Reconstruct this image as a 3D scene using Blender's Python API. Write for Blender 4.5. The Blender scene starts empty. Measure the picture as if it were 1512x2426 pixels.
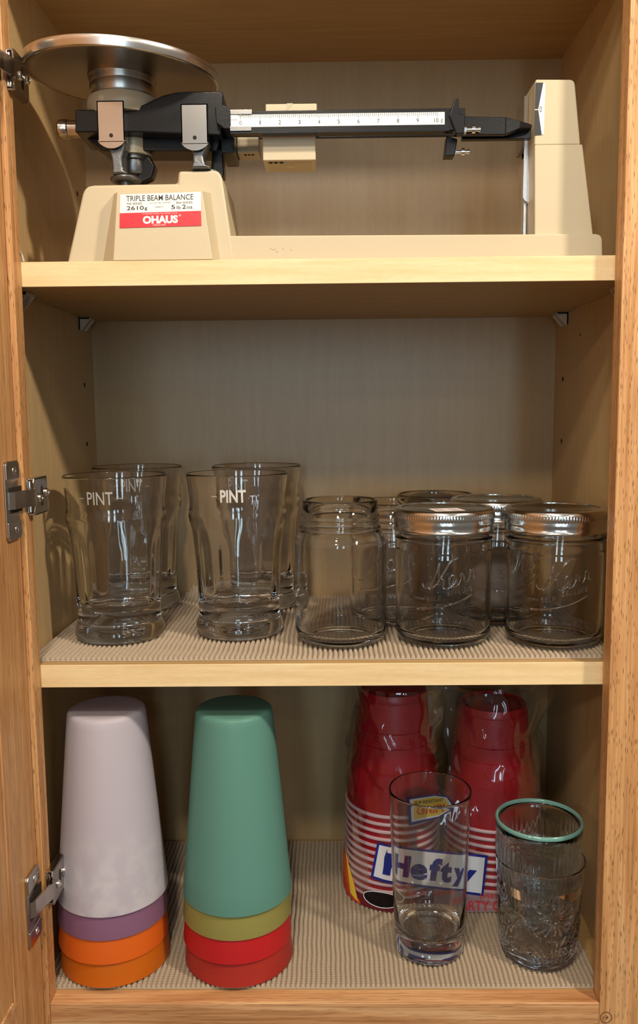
import bpy, bmesh, math, random
import numpy as np
from mathutils import Vector, Matrix, noise

# ------------------------------------------------------------------ camera, world, lights, exposure
S = 0.001                                    # all numbers below are millimetres
scn = bpy.context.scene
COL = scn.collection
PI = math.pi

cam_d = bpy.data.cameras.new('camera')
cam = bpy.data.objects.new('camera', cam_d)
COL.objects.link(cam)
r_ = Vector((0.99989793, 0.01082386, -0.00932611))
u_ = Vector((0.00801243, 0.11563721, 0.9932592))
f_ = Vector((-0.01182934, 0.99323254, -0.11553868))
M = Matrix((r_, u_, -f_)).transposed().to_4x4()
M.translation = Vector((232.691, -644.229, 479.720)) * S
cam.matrix_world = M
cam_d.sensor_fit = 'HORIZONTAL'
cam_d.sensor_width = 36.0
cam_d.lens = 36.0 * 2013.4247 / 1512.0
cam_d.clip_start = 0.02
cam_d.clip_end = 50
scn.camera = cam

world = bpy.data.worlds.new('room_light')
scn.world = world
world.use_nodes = True
wb = world.node_tree.nodes['Background']
wb.inputs[1].default_value = 0.85
_tc = world.node_tree.nodes.new('ShaderNodeTexCoord')
_sx = world.node_tree.nodes.new('ShaderNodeSeparateXYZ')
_mr = world.node_tree.nodes.new('ShaderNodeMapRange')
_mr.inputs['From Min'].default_value = -1
_rp = world.node_tree.nodes.new('ShaderNodeValToRGB')      # dim floor and counters, lighter walls, pale ceiling
for _k, (_p, _c) in enumerate(((0.0, (0.15, 0.12, 0.09, 1)), (0.45, (0.22, 0.195, 0.165, 1)), (0.62, (0.27, 0.245, 0.215, 1)), (0.9, (0.46, 0.41, 0.35, 1)))):
    _e = _rp.color_ramp.elements[_k] if _k < 2 else _rp.color_ramp.elements.new(_p)
    _e.position, _e.color = _p, _c
world.node_tree.links.new(_tc.outputs['Generated'], _sx.inputs[0])
world.node_tree.links.new(_sx.outputs['Z'], _mr.inputs['Value'])
world.node_tree.links.new(_mr.outputs[0], _rp.inputs[0])
world.node_tree.links.new(_rp.outputs[0], wb.inputs[0])


def area(name, loc, target, size, power, color, shape='DISK', size_y=None, spread=None):
    d = bpy.data.lights.new(name, 'AREA')
    d.shape = shape
    d.size = size * S
    if size_y:
        d.size_y = size_y * S
    d.energy = power
    d.color = color
    if spread:
        d.spread = spread
    o = bpy.data.objects.new(name, d)
    COL.objects.link(o)
    o.location = Vector(loc) * S
    dr = Vector(target) - Vector(loc)
    o.rotation_euler = dr.to_track_quat('-Z', 'Y').to_euler()
    return o


WARM = (1.0, 0.87, 0.70)
# recessed ceiling lamps of the kitchen, about 2.4 m above its floor
area('ceiling_lamp_far', (-1250, -2150, 1319), (225, 150, 400), 95, 6, WARM)
area('ceiling_lamp_far', (900, -2190, 1319), (225, 150, 400), 95, 1.5, WARM)
area('ceiling_lamp_near', (1050, -660, 1319), (225, 150, 400), 95, 15.5, WARM)
area('ceiling_lamp_near', (60, -680, 1319), (225, 150, 400), 95, 4.5, WARM)
area('ceiling_lamp_middle', (150, -1080, 1319), (225, 150, 400), 95, 7, WARM)
for _x, _y, _w in ((-900, -1340, 0.9), (1000, -1340, 0.9), (-540, -2150, 1.0), (400, -2850, 1.2)):  # extra lamps added for sparkle on the glass, no known fixtures
    area('small_ceiling_lamp', (_x, _y, 1319), (225, 150, 400), 70, _w, WARM)
# two tall windows of the room behind the camera, daylight
area('window_light', (-150, -3600, 700), (225, 0, 450), 260, 14, (0.62, 0.86, 1.0), 'RECTANGLE', 1300)
area('window_light', (700, -3600, 700), (225, 0, 450), 260, 14, (0.62, 0.86, 1.0), 'RECTANGLE', 1300)

scn.view_settings.view_transform = 'Standard'
scn.view_settings.look = 'None'
scn.view_settings.gamma = 1
scn.view_settings.use_curve_mapping = False
scn.view_settings.exposure = -0.1
cy = scn.cycles
cy.use_denoising = True
cy.max_bounces = 18
cy.diffuse_bounces = 5
cy.glossy_bounces = 6
cy.transmission_bounces = 18
cy.transparent_max_bounces = 32
cy.caustics_reflective = True
cy.caustics_refractive = True
cy.blur_glossy = 0.6
cy.sample_clamp_indirect = 12.0
cy.sample_clamp_direct = 0.0


# ------------------------------------------------------------------ materials
def srgb(r, g, b):
    f = lambda c: (c / 255 / 12.92) if c <= 10 else ((c / 255 + 0.055) / 1.055) ** 2.4
    return (f(r), f(g), f(b), 1)


def new_mat(name):
    m = bpy.data.materials.new(name)
    m.use_nodes = True
    nt = m.node_tree
    return m, nt, nt.nodes['Principled BSDF']


def plain(name, col, rough=0.5, metal=0.0, spec=None, coat=0.0, bump=None):
    m, nt, p = new_mat(name)
    p.inputs['Base Color'].default_value = col
    p.inputs['Roughness'].default_value = rough
    p.inputs['Metallic'].default_value = metal
    if spec is not None:
        p.inputs['Specular IOR Level'].default_value = spec
    p.inputs['Coat Weight'].default_value = coat
    if bump:
        sc, st = bump
        n = nt.nodes.new('ShaderNodeTexNoise')
        n.inputs['Scale'].default_value = sc
        n.inputs['Detail'].default_value = 3
        tc = nt.nodes.new('ShaderNodeTexCoord')
        nt.links.new(tc.outputs['Object'], n.inputs['Vector'])
        b = nt.nodes.new('ShaderNodeBump')
        b.inputs['Strength'].default_value = st
        b.inputs['Distance'].default_value = 0.0005
        nt.links.new(n.outputs['Fac'], b.inputs['Height'])
        nt.links.new(b.outputs[0], p.inputs['Normal'])
    return m


def mapping(nt, scale, seed=0.0):
    tc = nt.nodes.new('ShaderNodeTexCoord')
    mp = nt.nodes.new('ShaderNodeMapping')
    mp.inputs['Scale'].default_value = scale
    mp.inputs['Location'].default_value = (seed, seed * 1.7, seed * 0.6)
    nt.links.new(tc.outputs['Object'], mp.inputs['Vector'])
    return mp


def ramp(nt, src, stops):
    r = nt.nodes.new('ShaderNodeValToRGB')
    e = r.color_ramp.elements
    while len(e) < len(stops):
        e.new(0.5)
    for el, (pos, c) in zip(e, stops):
        el.position = pos
        el.color = c
    nt.links.new(src, r.inputs['Fac'])
    return r


def mix(nt, fac, a, b, mode='MIX'):
    n = nt.nodes.new('ShaderNodeMix')
    n.data_type = 'RGBA'
    n.blend_type = mode
    if isinstance(fac, float):
        n.inputs['Factor'].default_value = fac
    else:
        nt.links.new(fac, n.inputs['Factor'])
    for i, v in ((6, a), (7, b)):
        if isinstance(v, tuple):
            n.inputs[i].default_value = v
        else:
            nt.links.new(v, n.inputs[i])
    return n.outputs[2]


def oak(name, axis, light, mid, dark, pore, seed=0.0, pw=0.0013, pl=0.013):
    """oak: long grain along one axis, streaks and short dark pores"""
    m, nt, p = new_mat(name)

    def sc(lat, lon):
        v = [1 / lat] * 3
        v['xyz'.index(axis)] = 1 / lon
        return tuple(v)
    n1 = nt.nodes.new('ShaderNodeTexNoise')
    n1.inputs['Scale'].default_value = 1
    n1.inputs['Detail'].default_value = 5
    n1.inputs['Distortion'].default_value = 0.6
    nt.links.new(mapping(nt, sc(0.009, 0.22), seed).outputs[0], n1.inputs['Vector'])
    base = ramp(nt, n1.outputs['Fac'], [(0.3, dark), (0.5, mid), (0.72, light)]).outputs[0]
    n2 = nt.nodes.new('ShaderNodeTexNoise')
    n2.inputs['Scale'].default_value = 1
    n2.inputs['Detail'].default_value = 3
    nt.links.new(mapping(nt, sc(0.0014, 0.07), seed + 3).outputs[0], n2.inputs['Vector'])
    fine = ramp(nt, n2.outputs['Fac'], [(0.3, (0.62, 0.55, 0.46, 1)), (0.6, (1, 1, 1, 1))]).outputs[0]
    col = mix(nt, 0.75, base, fine, 'MULTIPLY')
    for k, (w, l, th) in enumerate(((pw, pl, 0.18), (pw * 1.6, pl * 1.3, 0.13))):
        v = nt.nodes.new('ShaderNodeTexVoronoi')
        v.feature = 'F1'
        v.inputs['Scale'].default_value = 1
        nt.links.new(mapping(nt, sc(w, l), seed + 11 * k + 5).outputs[0], v.inputs['Vector'])
        rp = ramp(nt, v.outputs['Distance'], [(th * 0.7, (0.82, 0.82, 0.82, 1)), (th * 1.45, (0, 0, 0, 1))])
        col = mix(nt, rp.outputs[0], col, pore)
    nt.links.new(col, p.inputs['Base Color'])
    p.inputs['Roughness'].default_value = 0.42
    p.inputs['Specular IOR Level'].default_value = 0.35
    b = nt.nodes.new('ShaderNodeBump')
    b.inputs['Strength'].default_value = 0.15
    b.inputs['Distance'].default_value = 0.0004
    nt.links.new(n2.outputs['Fac'], b.inputs['Height'])
    nt.links.new(b.outputs[0], p.inputs['Normal'])
    return m


def melamine(name, axis, c0, c1, rough=0.38, spec=0.4, seed=0.0):
    m, nt, p = new_mat(name)
    v = [1 / 0.006] * 3
    v['xyz'.index(axis)] = 1 / 0.09
    n = nt.nodes.new('ShaderNodeTexNoise')
    n.inputs['Scale'].default_value = 1
    n.inputs['Detail'].default_value = 4
    nt.links.new(mapping(nt, tuple(v), seed).outputs[0], n.inputs['Vector'])
    n2 = nt.nodes.new('ShaderNodeTexNoise')
    n2.inputs['Scale'].default_value = 1
    n2.inputs['Detail'].default_value = 2
    v2 = [1 / 0.0016] * 3
    v2['xyz'.index(axis)] = 1 / 0.008
    nt.links.new(mapping(nt, tuple(v2), seed + 2).outputs[0], n2.inputs['Vector'])
    a = ramp(nt, n.outputs['Fac'], [(0.35, c0), (0.65, c1)]).outputs[0]
    f = ramp(nt, n2.outputs['Fac'], [(0.38, (0.9, 0.87, 0.82, 1)), (0.6, (1, 1, 1, 1))]).outputs[0]
    nt.links.new(mix(nt, 0.35, a, f, 'MULTIPLY'), p.inputs['Base Color'])
    p.inputs['Roughness'].default_value = rough
    p.inputs['Specular IOR Level'].default_value = spec
    return m


def solid_glass(name, col=(1, 1, 1, 1), ior=1.48):
    m = bpy.data.materials.new(name)
    m.use_nodes = True
    nt = m.node_tree
    nt.nodes.clear()
    out = nt.nodes.new('ShaderNodeOutputMaterial')
    g = nt.nodes.new('ShaderNodeBsdfGlass')
    g.inputs['Color'].default_value = col
    g.inputs['IOR'].default_value = ior
    g.inputs['Roughness'].default_value = 0.0
    nt.links.new(g.outputs[0], out.inputs[0])
    return m


def frosted(name, col, trans=0.3, see=0.16, scuff=False):
    """translucent polypropylene; the nested cup inside shows faintly through the wall"""
    m, nt, p = new_mat(name)
    p.inputs['Base Color'].default_value = col
    p.inputs['Roughness'].default_value = 0.42
    p.inputs['Specular IOR Level'].default_value = 0.4
    if scuff:                                              # whitish rubbed band near the lip
        tc = nt.nodes.new('ShaderNodeTexCoord')
        sx = nt.nodes.new('ShaderNodeSeparateXYZ')
        nt.links.new(tc.outputs['Object'], sx.inputs[0])
        n = nt.nodes.new('ShaderNodeTexNoise')
        n.inputs['Scale'].default_value = 70
        n.inputs['Detail'].default_value = 6
        nt.links.new(tc.outputs['Object'], n.inputs['Vector'])
        mr = nt.nodes.new('ShaderNodeMapRange')
        mr.inputs['From Min'].default_value = 0.075
        mr.inputs['From Max'].default_value = 0.03
        nt.links.new(sx.outputs['Z'], mr.inputs['Value'])
        ad = nt.nodes.new('ShaderNodeMath')
        ad.operation = 'MULTIPLY'
        nt.links.new(mr.outputs[0], ad.inputs[0])
        nt.links.new(ramp(nt, n.outputs['Fac'], [(0.42, (0, 0, 0, 1)), (0.62, (1, 1, 1, 1))]).outputs[0], ad.inputs[1])
        nt.links.new(mix(nt, ad.outputs[0], col, srgb(240, 236, 240)), p.inputs['Base Color'])
    t = nt.nodes.new('ShaderNodeBsdfTranslucent')
    t.inputs['Color'].default_value = col
    mx = nt.nodes.new('ShaderNodeMixShader')
    mx.inputs[0].default_value = trans
    nt.links.new(p.outputs[0], mx.inputs[1])
    nt.links.new(t.outputs[0], mx.inputs[2])
    tr = nt.nodes.new('ShaderNodeBsdfTransparent')
    tr.inputs['Color'].default_value = tuple(0.5 + 0.5 * c for c in col[:3]) + (1,)
    m2 = nt.nodes.new('ShaderNodeMixShader')
    m2.inputs[0].default_value = see
    nt.links.new(mx.outputs[0], m2.inputs[1])
    nt.links.new(tr.outputs[0], m2.inputs[2])
    nt.links.new(m2.outputs[0], nt.nodes['Material Output'].inputs[0])
    return m


def film(name, tint=(0.97, 0.96, 0.97, 1), gloss=0.1, col=None, opacity=0.0):
    """thin clear plastic film with small wrinkles; opacity > 0 for its printed areas"""
    m = bpy.data.materials.new(name)
    m.use_nodes = True
    nt = m.node_tree
    nt.nodes.clear()
    out = nt.nodes.new('ShaderNodeOutputMaterial')
    t = nt.nodes.new('ShaderNodeBsdfTransparent')
    t.inputs['Color'].default_value = tint
    g = nt.nodes.new('ShaderNodeBsdfGlossy')
    g.inputs['Color'].default_value = (0.95, 0.95, 1, 1)
    g.inputs['Roughness'].default_value = 0.06
    n = nt.nodes.new('ShaderNodeTexNoise')                  # creases, mostly running up and down
    n.inputs['Scale'].default_value = 1
    n.inputs['Detail'].default_value = 5
    n.noise_type = 'RIDGED_MULTIFRACTAL'
    n.inputs['Distortion'].default_value = 0.8
    nt.links.new(mapping(nt, (42, 42, 17), 0.4).outputs[0], n.inputs['Vector'])
    b = nt.nodes.new('ShaderNodeBump')
    b.inputs['Strength'].default_value = 0.5
    b.inputs['Distance'].default_value = 0.005
    nt.links.new(n.outputs['Fac'], b.inputs['Height'])
    nt.links.new(b.outputs[0], g.inputs['Normal'])
    fr = nt.nodes.new('ShaderNodeFresnel')
    fr.inputs['IOR'].default_value = 1.5
    mn = nt.nodes.new('ShaderNodeMath')
    mn.operation = 'MULTIPLY_ADD'
    mn.use_clamp = True
    mn.inputs[1].default_value = 0.34
    mn.inputs[2].default_value = gloss - 0.02
    nt.links.new(fr.outputs[0], mn.inputs[0])
    base = t
    if opacity:
        d = nt.nodes.new('ShaderNodeBsdfDiffuse')
        d.inputs['Color'].default_value = col
        mo = nt.nodes.new('ShaderNodeMixShader')
        mo.inputs[0].default_value = opacity
        nt.links.new(t.outputs[0], mo.inputs[1])
        nt.links.new(d.outputs[0], mo.inputs[2])
        base = mo
    mx = nt.nodes.new('ShaderNodeMixShader')
    nt.links.new(mn.outputs[0], mx.inputs[0])
    nt.links.new(base.outputs[0], mx.inputs[1])
    nt.links.new(g.outputs[0], mx.inputs[2])
    nt.links.new(mx.outputs[0], out.inputs[0])
    return m


OAK_L, OAK_M, OAK_D = srgb(224, 176, 126), srgb(206, 154, 102), srgb(186, 132, 82)
PORE = srgb(92, 54, 28)
oak_z = oak('oak_vertical', 'z', OAK_L, OAK_M, OAK_D, PORE, 0.3)
oak_z2 = oak('oak_vertical_inner', 'z', OAK_L, OAK_M, OAK_D, PORE, 2.1)
oak_x = oak('oak_horizontal', 'x', srgb(228, 184, 136), srgb(208, 156, 108), srgb(178, 124, 78), srgb(146, 96, 58), 4.2, 0.0011, 0.03)
oak_door = oak('oak_door', 'z', srgb(218, 168, 114), srgb(202, 150, 98), srgb(184, 130, 82), srgb(132, 84, 48), 7.7, 0.0011, 0.03)
MAP0, MAP1 = srgb(190, 161, 115), srgb(198, 169, 123)
maple_x = melamine('maple_laminate_horizontal', 'x', srgb(176, 142, 92), srgb(186, 152, 102), 0.4, 0.4, 1.0)
maple_edge = melamine('maple_lit_edge', 'x', srgb(226, 196, 146), srgb(238, 212, 166), 0.4, 0.4, 2.0)  # same maple as the panels, lightened for direct light on the fronts
maple_z = melamine('maple_laminate_side', 'z', MAP0, MAP1, 0.4, 0.4, 3.0)
maple_back = melamine('maple_laminate_back', 'z', srgb(166, 138, 98), srgb(170, 143, 103), 0.36, 0.45, 5.0)
liner_mat = plain('taupe_foam_liner', srgb(168, 151, 130), 0.75, bump=(1500, 0.2))
nickel = plain('nickel_plated_steel', (0.52, 0.47, 0.42, 1), 0.22, 1.0)
bright_steel = plain('bright_screw_steel', (0.8, 0.77, 0.72, 1), 0.18, 1.0)
clear_plastic = plain('clear_plastic', (0.62, 0.56, 0.46, 1), 0.3)
clear_plastic.node_tree.nodes['Principled BSDF'].inputs['Transmission Weight'].default_value = 0.25
hole_mat = plain('dark_hole', (0.02, 0.012, 0.006, 1), 0.9)
pencil = plain('pencil_lead', srgb(92, 60, 38), 0.8)

beige = plain('beige_enamel', srgb(196, 181, 150), 0.42, bump=(900, 0.12))
beige_dim = plain('darker_beige_enamel', srgb(178, 164, 138), 0.3)
black = plain('black_enamel', (0.008, 0.008, 0.009, 1), 0.24, spec=0.3, bump=(700, 0.1))
chrome = plain('polished_chrome', (0.6, 0.57, 0.54, 1), 0.18, 1.0)
pan_steel = plain('spun_steel', (0.42, 0.385, 0.345, 1), 0.3, 1.0)
pan_rim = plain('lit_pan_rim_steel', (0.78, 0.74, 0.7, 1), 0.25, 1.0)  # the pan's steel made lighter, painting in room light on the rim
diecast = plain('grey_die_casting', (0.16, 0.16, 0.16, 1), 0.34, 0.85, bump=(400, 0.3))
alu = plain('aluminium_vane', (0.8, 0.82, 0.86, 1), 0.28, 1.0, bump=(500, 0.2))
white_ink = plain('white_plate', srgb(240, 238, 230), 0.4)
black_ink = plain('black_print', (0.012, 0.012, 0.012, 1), 0.5)
red_ink = plain('red_print', srgb(206, 24, 44), 0.4)
def ink_on_glass(name, col, alpha):
    m, nt, p = new_mat(name)
    p.inputs['Base Color'].default_value = col
    p.inputs['Roughness'].default_value = 0.7
    p.inputs['Alpha'].default_value = alpha
    return m


etch = ink_on_glass('etched_white_print', (0.75, 0.74, 0.7, 1), 0.5)
etch_bold = ink_on_glass('bold_white_print', (0.8, 0.79, 0.75, 1), 0.75)

glass_pint = solid_glass('clear_pint_glass', (1, 1, 1, 1), 1.43)
glass_jar = solid_glass('clear_jar_glass', (0.998, 1, 0.998, 1), 1.4)
glass_tall = solid_glass('clear_tumbler_glass', (0.998, 1, 0.995, 1), 1.48)
glass_teal = solid_glass('pale_aqua_glass', (0.965, 0.995, 0.99, 1), 1.33)
glass_cut = solid_glass('pressed_clear_glass', (0.995, 0.995, 1, 1), 1.46)
glass_relief = solid_glass('raised_jar_glass', (1, 1, 1, 1), 1.45)
tin = plain('tin_plated_lid', (0.66, 0.65, 0.63, 1), 0.17, 1.0)
tin_disc = plain('tin_plated_disc', (0.6, 0.58, 0.55, 1), 0.14, 1.0)
paper = plain('paper_sticker', srgb(232, 218, 214), 0.7)
cloth_mat = plain('brown_cloth', srgb(196, 168, 146), 0.85, bump=(300, 0.4))

pp_white = frosted('frosted_white_plastic', srgb(226, 219, 228), 0.28, 0.3, True)
pp_purple = frosted('frosted_purple_plastic', srgb(158, 114, 144), 0.25)
pp_orange = frosted('frosted_orange_plastic', srgb(244, 120, 38), 0.25)
pp_amber = frosted('frosted_amber_plastic', srgb(226, 120, 26), 0.25)
pp_teal = frosted('frosted_teal_plastic', srgb(122, 178, 164), 0.25, 0.3)
pp_olive = frosted('frosted_olive_plastic', srgb(172, 164, 92), 0.25)
pp_red = frosted('frosted_red_plastic', srgb(214, 42, 46), 0.2)
pp_brick = frosted('frosted_brick_plastic', srgb(194, 58, 48), 0.2)
cup_red = plain('red_cup_plastic', srgb(160, 18, 32), 0.34, spec=0.45, bump=(800, 0.3))
cup_white = plain('white_cup_rim', srgb(214, 186, 194), 0.4)
bag_film = film('clear_bag_film', gloss=0.055)
logo_white = film('bag_white_print', col=srgb(240, 240, 244), opacity=0.97, gloss=0.05)
logo_blue = film('bag_blue_print', col=srgb(24, 44, 140), opacity=0.98, gloss=0.05)
logo_yellow = film('bag_yellow_print', col=srgb(250, 214, 70), opacity=0.96, gloss=0.05)
logo_orange = film('bag_orange_print', col=srgb(236, 92, 30), opacity=0.95, gloss=0.05)
logo_black = film('bag_black_print', col=srgb(20, 16, 22), opacity=0.95, gloss=0.05)
logo_maroon = film('bag_maroon_print', col=srgb(120, 30, 44), opacity=0.85, gloss=0.05)
logo_pink = film('bag_pink_print', col=srgb(206, 170, 176), opacity=0.5, gloss=0.05)
logo_red = film('bag_red_print', col=srgb(214, 60, 62), opacity=0.95, gloss=0.05)
wall_paint = plain('wall_paint', srgb(214, 204, 186), 0.8)


# ------------------------------------------------------------------ mesh helpers
class MB:
    def __init__(s):
        s.v, s.f = [], []

    def add(s, vs, fs):
        n = len(s.v)
        s.v += [tuple(v) for v in vs]
        s.f += [tuple(i + n for i in f) for f in fs]
        return s

    def box(s, x0, x1, y0, y1, z0, z1):
        return s.add([(x0, y0, z0), (x1, y0, z0), (x1, y1, z0), (x0, y1, z0), (x0, y0, z1), (x1, y0, z1), (x1, y1, z1), (x0, y1, z1)],
                     [(3, 2, 1, 0), (4, 5, 6, 7), (0, 1, 5, 4), (1, 2, 6, 5), (2, 3, 7, 6), (3, 0, 4, 7)])

    def hexa(s, lo, hi):
        """two matching quads -> closed block"""
        return s.add(list(lo) + list(hi), [(3, 2, 1, 0), (4, 5, 6, 7), (0, 1, 5, 4), (1, 2, 6, 5), (2, 3, 7, 6), (3, 0, 4, 7)])

    def prism(s, poly, axis, a, b):
        def P(p, t):
            return {'x': (t, p[0], p[1]), 'y': (p[0], t, p[1]), 'z': (p[0], p[1], t)}[axis]
        n = len(poly)
        vs = [P(p, a) for p in poly] + [P(p, b) for p in poly]
        fs = [tuple(range(n)), tuple(range(2 * n - 1, n - 1, -1))]
        fs += [(i, i + n, (i + 1) % n + n, (i + 1) % n) for i in range(n)]
        return s.add(vs, fs)

    def sheet(s, poly, y, th=0.15):
        return s.prism(poly, 'y', y, y + th)

    def cyl(s, p0, p1, r, r1=None, seg=24):
        p0, p1 = Vector(p0), Vector(p1)
        d = (p1 - p0).normalized()
        a = d.orthogonal().normalized()
        b = d.cross(a)
        r1 = r if r1 is None else r1
        vs = []
        for p, q in ((p0, r), (p1, r1)):
            for k in range(seg):
                t = 2 * PI * k / seg
                vs.append(p + (a * math.cos(t) + b * math.sin(t)) * q)
        fs = [tuple(range(seg - 1, -1, -1)), tuple(range(seg, 2 * seg))]
        fs += [(k, (k + 1) % seg, (k + 1) % seg + seg, k + seg) for k in range(seg)]
        return s.add(vs, fs)

    def lathe(s, prof, c=(0, 0, 0), seg=64, rf=None, axis='z'):
        """closed solid of revolution from a profile of (r, z) running bottom centre ... top centre"""
        rows, vs, fs = [], [], []
        for i, (r, z) in enumerate(prof):
            if r < 1e-6:
                rows.append([len(vs)])
                vs.append((0, 0, z))
            else:
                row = []
                for k in range(seg):
                    t = 2 * PI * k / seg
                    q = r if rf is None else rf(r, z, t, i)
                    row.append(len(vs))
                    vs.append((q * math.cos(t), q * math.sin(t), z))
                rows.append(row)
        for A, B in zip(rows, rows[1:]):
            for k in range(seg):
                k2 = (k + 1) % seg
                if len(A) == 1 and len(B) == 1:
                    continue
                if len(A) == 1:
                    fs.append((A[0], B[k2], B[k]))
                elif len(B) == 1:
                    fs.append((A[k], A[k2], B[0]))
                else:
                    fs.append((A[k], A[k2], B[k2], B[k]))
        if axis == 'x':
            vs = [(z, x, y) for x, y, z in vs]
        if axis == 'y':
            vs = [(y, z, x) for x, y, z in vs]
        return s.add([(x + c[0], y + c[1], z + c[2]) for x, y, z in vs], fs)

    def tube(s, pts, r, seg=8, closed=False):
        pts = [Vector(p) for p in pts]
        n = len(pts)
        rings = []
        up = None
        for i, p in enumerate(pts):
            if closed:
                d = pts[(i + 1) % n] - pts[i - 1]
            else:
                d = pts[min(i + 1, n - 1)] - pts[max(i - 1, 0)]
            d.normalize()
            if up is None:
                a = d.orthogonal().normalized()
            else:
                a = (up - d * up.dot(d)).normalized()
            up = a
            b = d.cross(a)
            rr = r[i] if isinstance(r, (list, tuple)) else r
            rings.append([p + (a * math.cos(2 * PI * k / seg) + b * math.sin(2 * PI * k / seg)) * rr for k in range(seg)])
        vs = [v for ring in rings for v in ring]
        fs = []
        for i in range(n if closed else n - 1):
            j = (i + 1) % n
            for k in range(seg):
                k2 = (k + 1) % seg
                fs.append((i * seg + k, i * seg + k2, j * seg + k2, j * seg + k))
        if not closed:
            fs.append(tuple(range(seg - 1, -1, -1)))
            fs.append(tuple(range((n - 1) * seg, n * seg)))
        return s.add(vs, fs)

    def map(s, fn):
        s.v = [fn(*v) for v in s.v]
        return s

    def build(s, name, mat, parent=None, loc=(0, 0, 0), bevel=0.0, smooth=35, segs=2, recalc=True):
        """loc (mm): subtracted from the vertices; the object sits there, or at its parent's origin"""
        me = bpy.data.meshes.new(name)
        me.from_pydata([((x - loc[0]) * S, (y - loc[1]) * S, (z - loc[2]) * S) for x, y, z in s.v], [], s.f)
        if recalc:
            bm = bmesh.new()
            bm.from_mesh(me)
            bmesh.ops.recalc_face_normals(bm, faces=bm.faces)
            bm.to_mesh(me)
            bm.free()
        me.materials.append(mat)
        if smooth:
            me.polygons.foreach_set('use_smooth', [True] * len(me.polygons))
            me.set_sharp_from_angle(angle=math.radians(smooth))
        o = bpy.data.objects.new(name, me)
        COL.objects.link(o)
        if parent is not None:
            o.parent = parent
        else:
            o.location = Vector(loc) * S
        if bevel:
            b = o.modifiers.new('bevel', 'BEVEL')
            b.width = bevel * S
            b.segments = segs
            b.limit_method = 'ANGLE'
            b.angle_limit = math.radians(30)
            b.harden_normals = True
        return o


def tag(o, label, cat, group=None):
    o['label'] = label
    o['category'] = cat
    if group:
        o['group'] = group
    return o


def thing(name, label, cat, loc, group=None):
    o = bpy.data.objects.new(name, None)
    o.empty_display_size = 0.02
    COL.objects.link(o)
    o.location = Vector(loc) * S
    return tag(o, label, cat, group)


def kids(o):
    return [c for c in bpy.data.objects if c.parent == o]


def dup(o, loc=None, parent=None):
    c = o.copy()
    COL.objects.link(c)
    if parent is not None:
        c.parent = parent
    if loc is not None:
        c.location = Vector(loc) * S
    for ch in kids(o):
        dup(ch, None, c)
    return c


_tcache = {}


def text2d(s, bold=0.0, depth=0.0, res=3):
    """outline of a string in the built-in font as (verts, faces), bounding box scaled to 0..1"""
    key = (s, bold, depth)
    if key not in _tcache:
        cu = bpy.data.curves.new('lettering', 'FONT')
        cu.body = s
        cu.size = 1.0
        cu.offset = bold
        cu.extrude = depth
        cu.resolution_u = res
        o = bpy.data.objects.new('lettering', cu)
        COL.objects.link(o)
        dg = bpy.context.evaluated_depsgraph_get()
        dg.update()
        me = bpy.data.meshes.new_from_object(o.evaluated_get(dg))
        vs = [tuple(v.co) for v in me.vertices]
        fs = [tuple(p.vertices) for p in me.polygons]
        bpy.data.objects.remove(o)
        bpy.data.curves.remove(cu)
        bpy.data.meshes.remove(me)
        xs = [v[0] for v in vs]
        ys = [v[1] for v in vs]
        x0, x1, y0, y1 = min(xs), max(xs), min(ys), max(ys)
        vs = [((x - x0) / (x1 - x0), (y - y0) / (y1 - y0), (z / depth if depth else 0)) for x, y, z in vs]
        _tcache[key] = (vs, fs)
    return _tcache[key]


def text_on(mb, s, x0, x1, z0, z1, fn, bold=0.0, shear=0.0, depth=0.0):
    """lettering fitted into a box; fn(x, z, d) places it on its surface"""
    vs, fs = text2d(s, bold, depth)
    mb.add([fn(x0 + u * (x1 - x0) + shear * v * (z1 - z0), z0 + v * (z1 - z0), d) for u, v, d in vs], fs)


def arc(cx, cz, r, a0, a1, n=6):
    return [(cx + r * math.cos(math.radians(a0 + (a1 - a0) * i / n)), cz + r * math.sin(math.radians(a0 + (a1 - a0) * i / n))) for i in range(n + 1)]


# ------------------------------------------------------------------ the setting and the cabinet
XL, XR, YB, ZC = -16.0, 471.6, 265.0, 833.5
Z1B, Z1, Z2B, Z2 = 577.4, 596.0, 262.05, 280.6

wall = MB().box(-1500, 2000, 282, 300, -1100, 1330).build('wall_back', wall_paint)
wall['kind'] = 'structure'

cab = thing('kitchen_cabinet', 'tall open oak wall cabinet with maple interior holding glassware and a scale', 'cabinet', (225, 140, -50))
CO = (225, 140, -50)
left = MB().box(XL - 16, XL, 17, YB, -18, 851).build('side_panel', maple_z, cab, CO)
right = MB().box(XR, XR + 16, 17, YB, -18, 851).build('side_panel', maple_z, cab, CO)
MB().box(XL - 16, XR + 16, YB, YB + 12, -18, 851).build('back_panel', maple_back, cab, CO)
MB().box(XL, XR, 17, YB, -18, 0).build('bottom_panel', maple_x, cab, CO)
MB().box(XL, XR, 17, YB, ZC, ZC + 18).build('top_panel', maple_x, cab, CO)
MB().box(-38, 0, 0, 17, -38, 905).build('stile', oak_z2, cab, CO, 0.8)
rs = MB().box(450, 488, 0, 17, -38, 905).build('stile', oak_z, cab, CO, 0.8)
MB().box(0, 450, 0, 17, -38, 0).build('rail', oak_x, cab, CO, 0.8)['label'] = 'bottom rail of the face frame with horizontal grain'
MB().box(0, 450, 0, 17, 866, 905).build('rail', oak_x, cab, CO, 0.8)
pm = MB()
pm.tube([(455.6 + 4.5 * math.cos(t), -0.1, -12.6 + 4.7 * math.sin(t)) for t in [2 * PI * k / 36 for k in range(36)]], 0.32, 6, True)
pm.tube([(453.2, -0.1, -11.6), (453.0, -0.1, -13.6), (453.9, -0.1, -14.4)], 0.25, 5)
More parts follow.
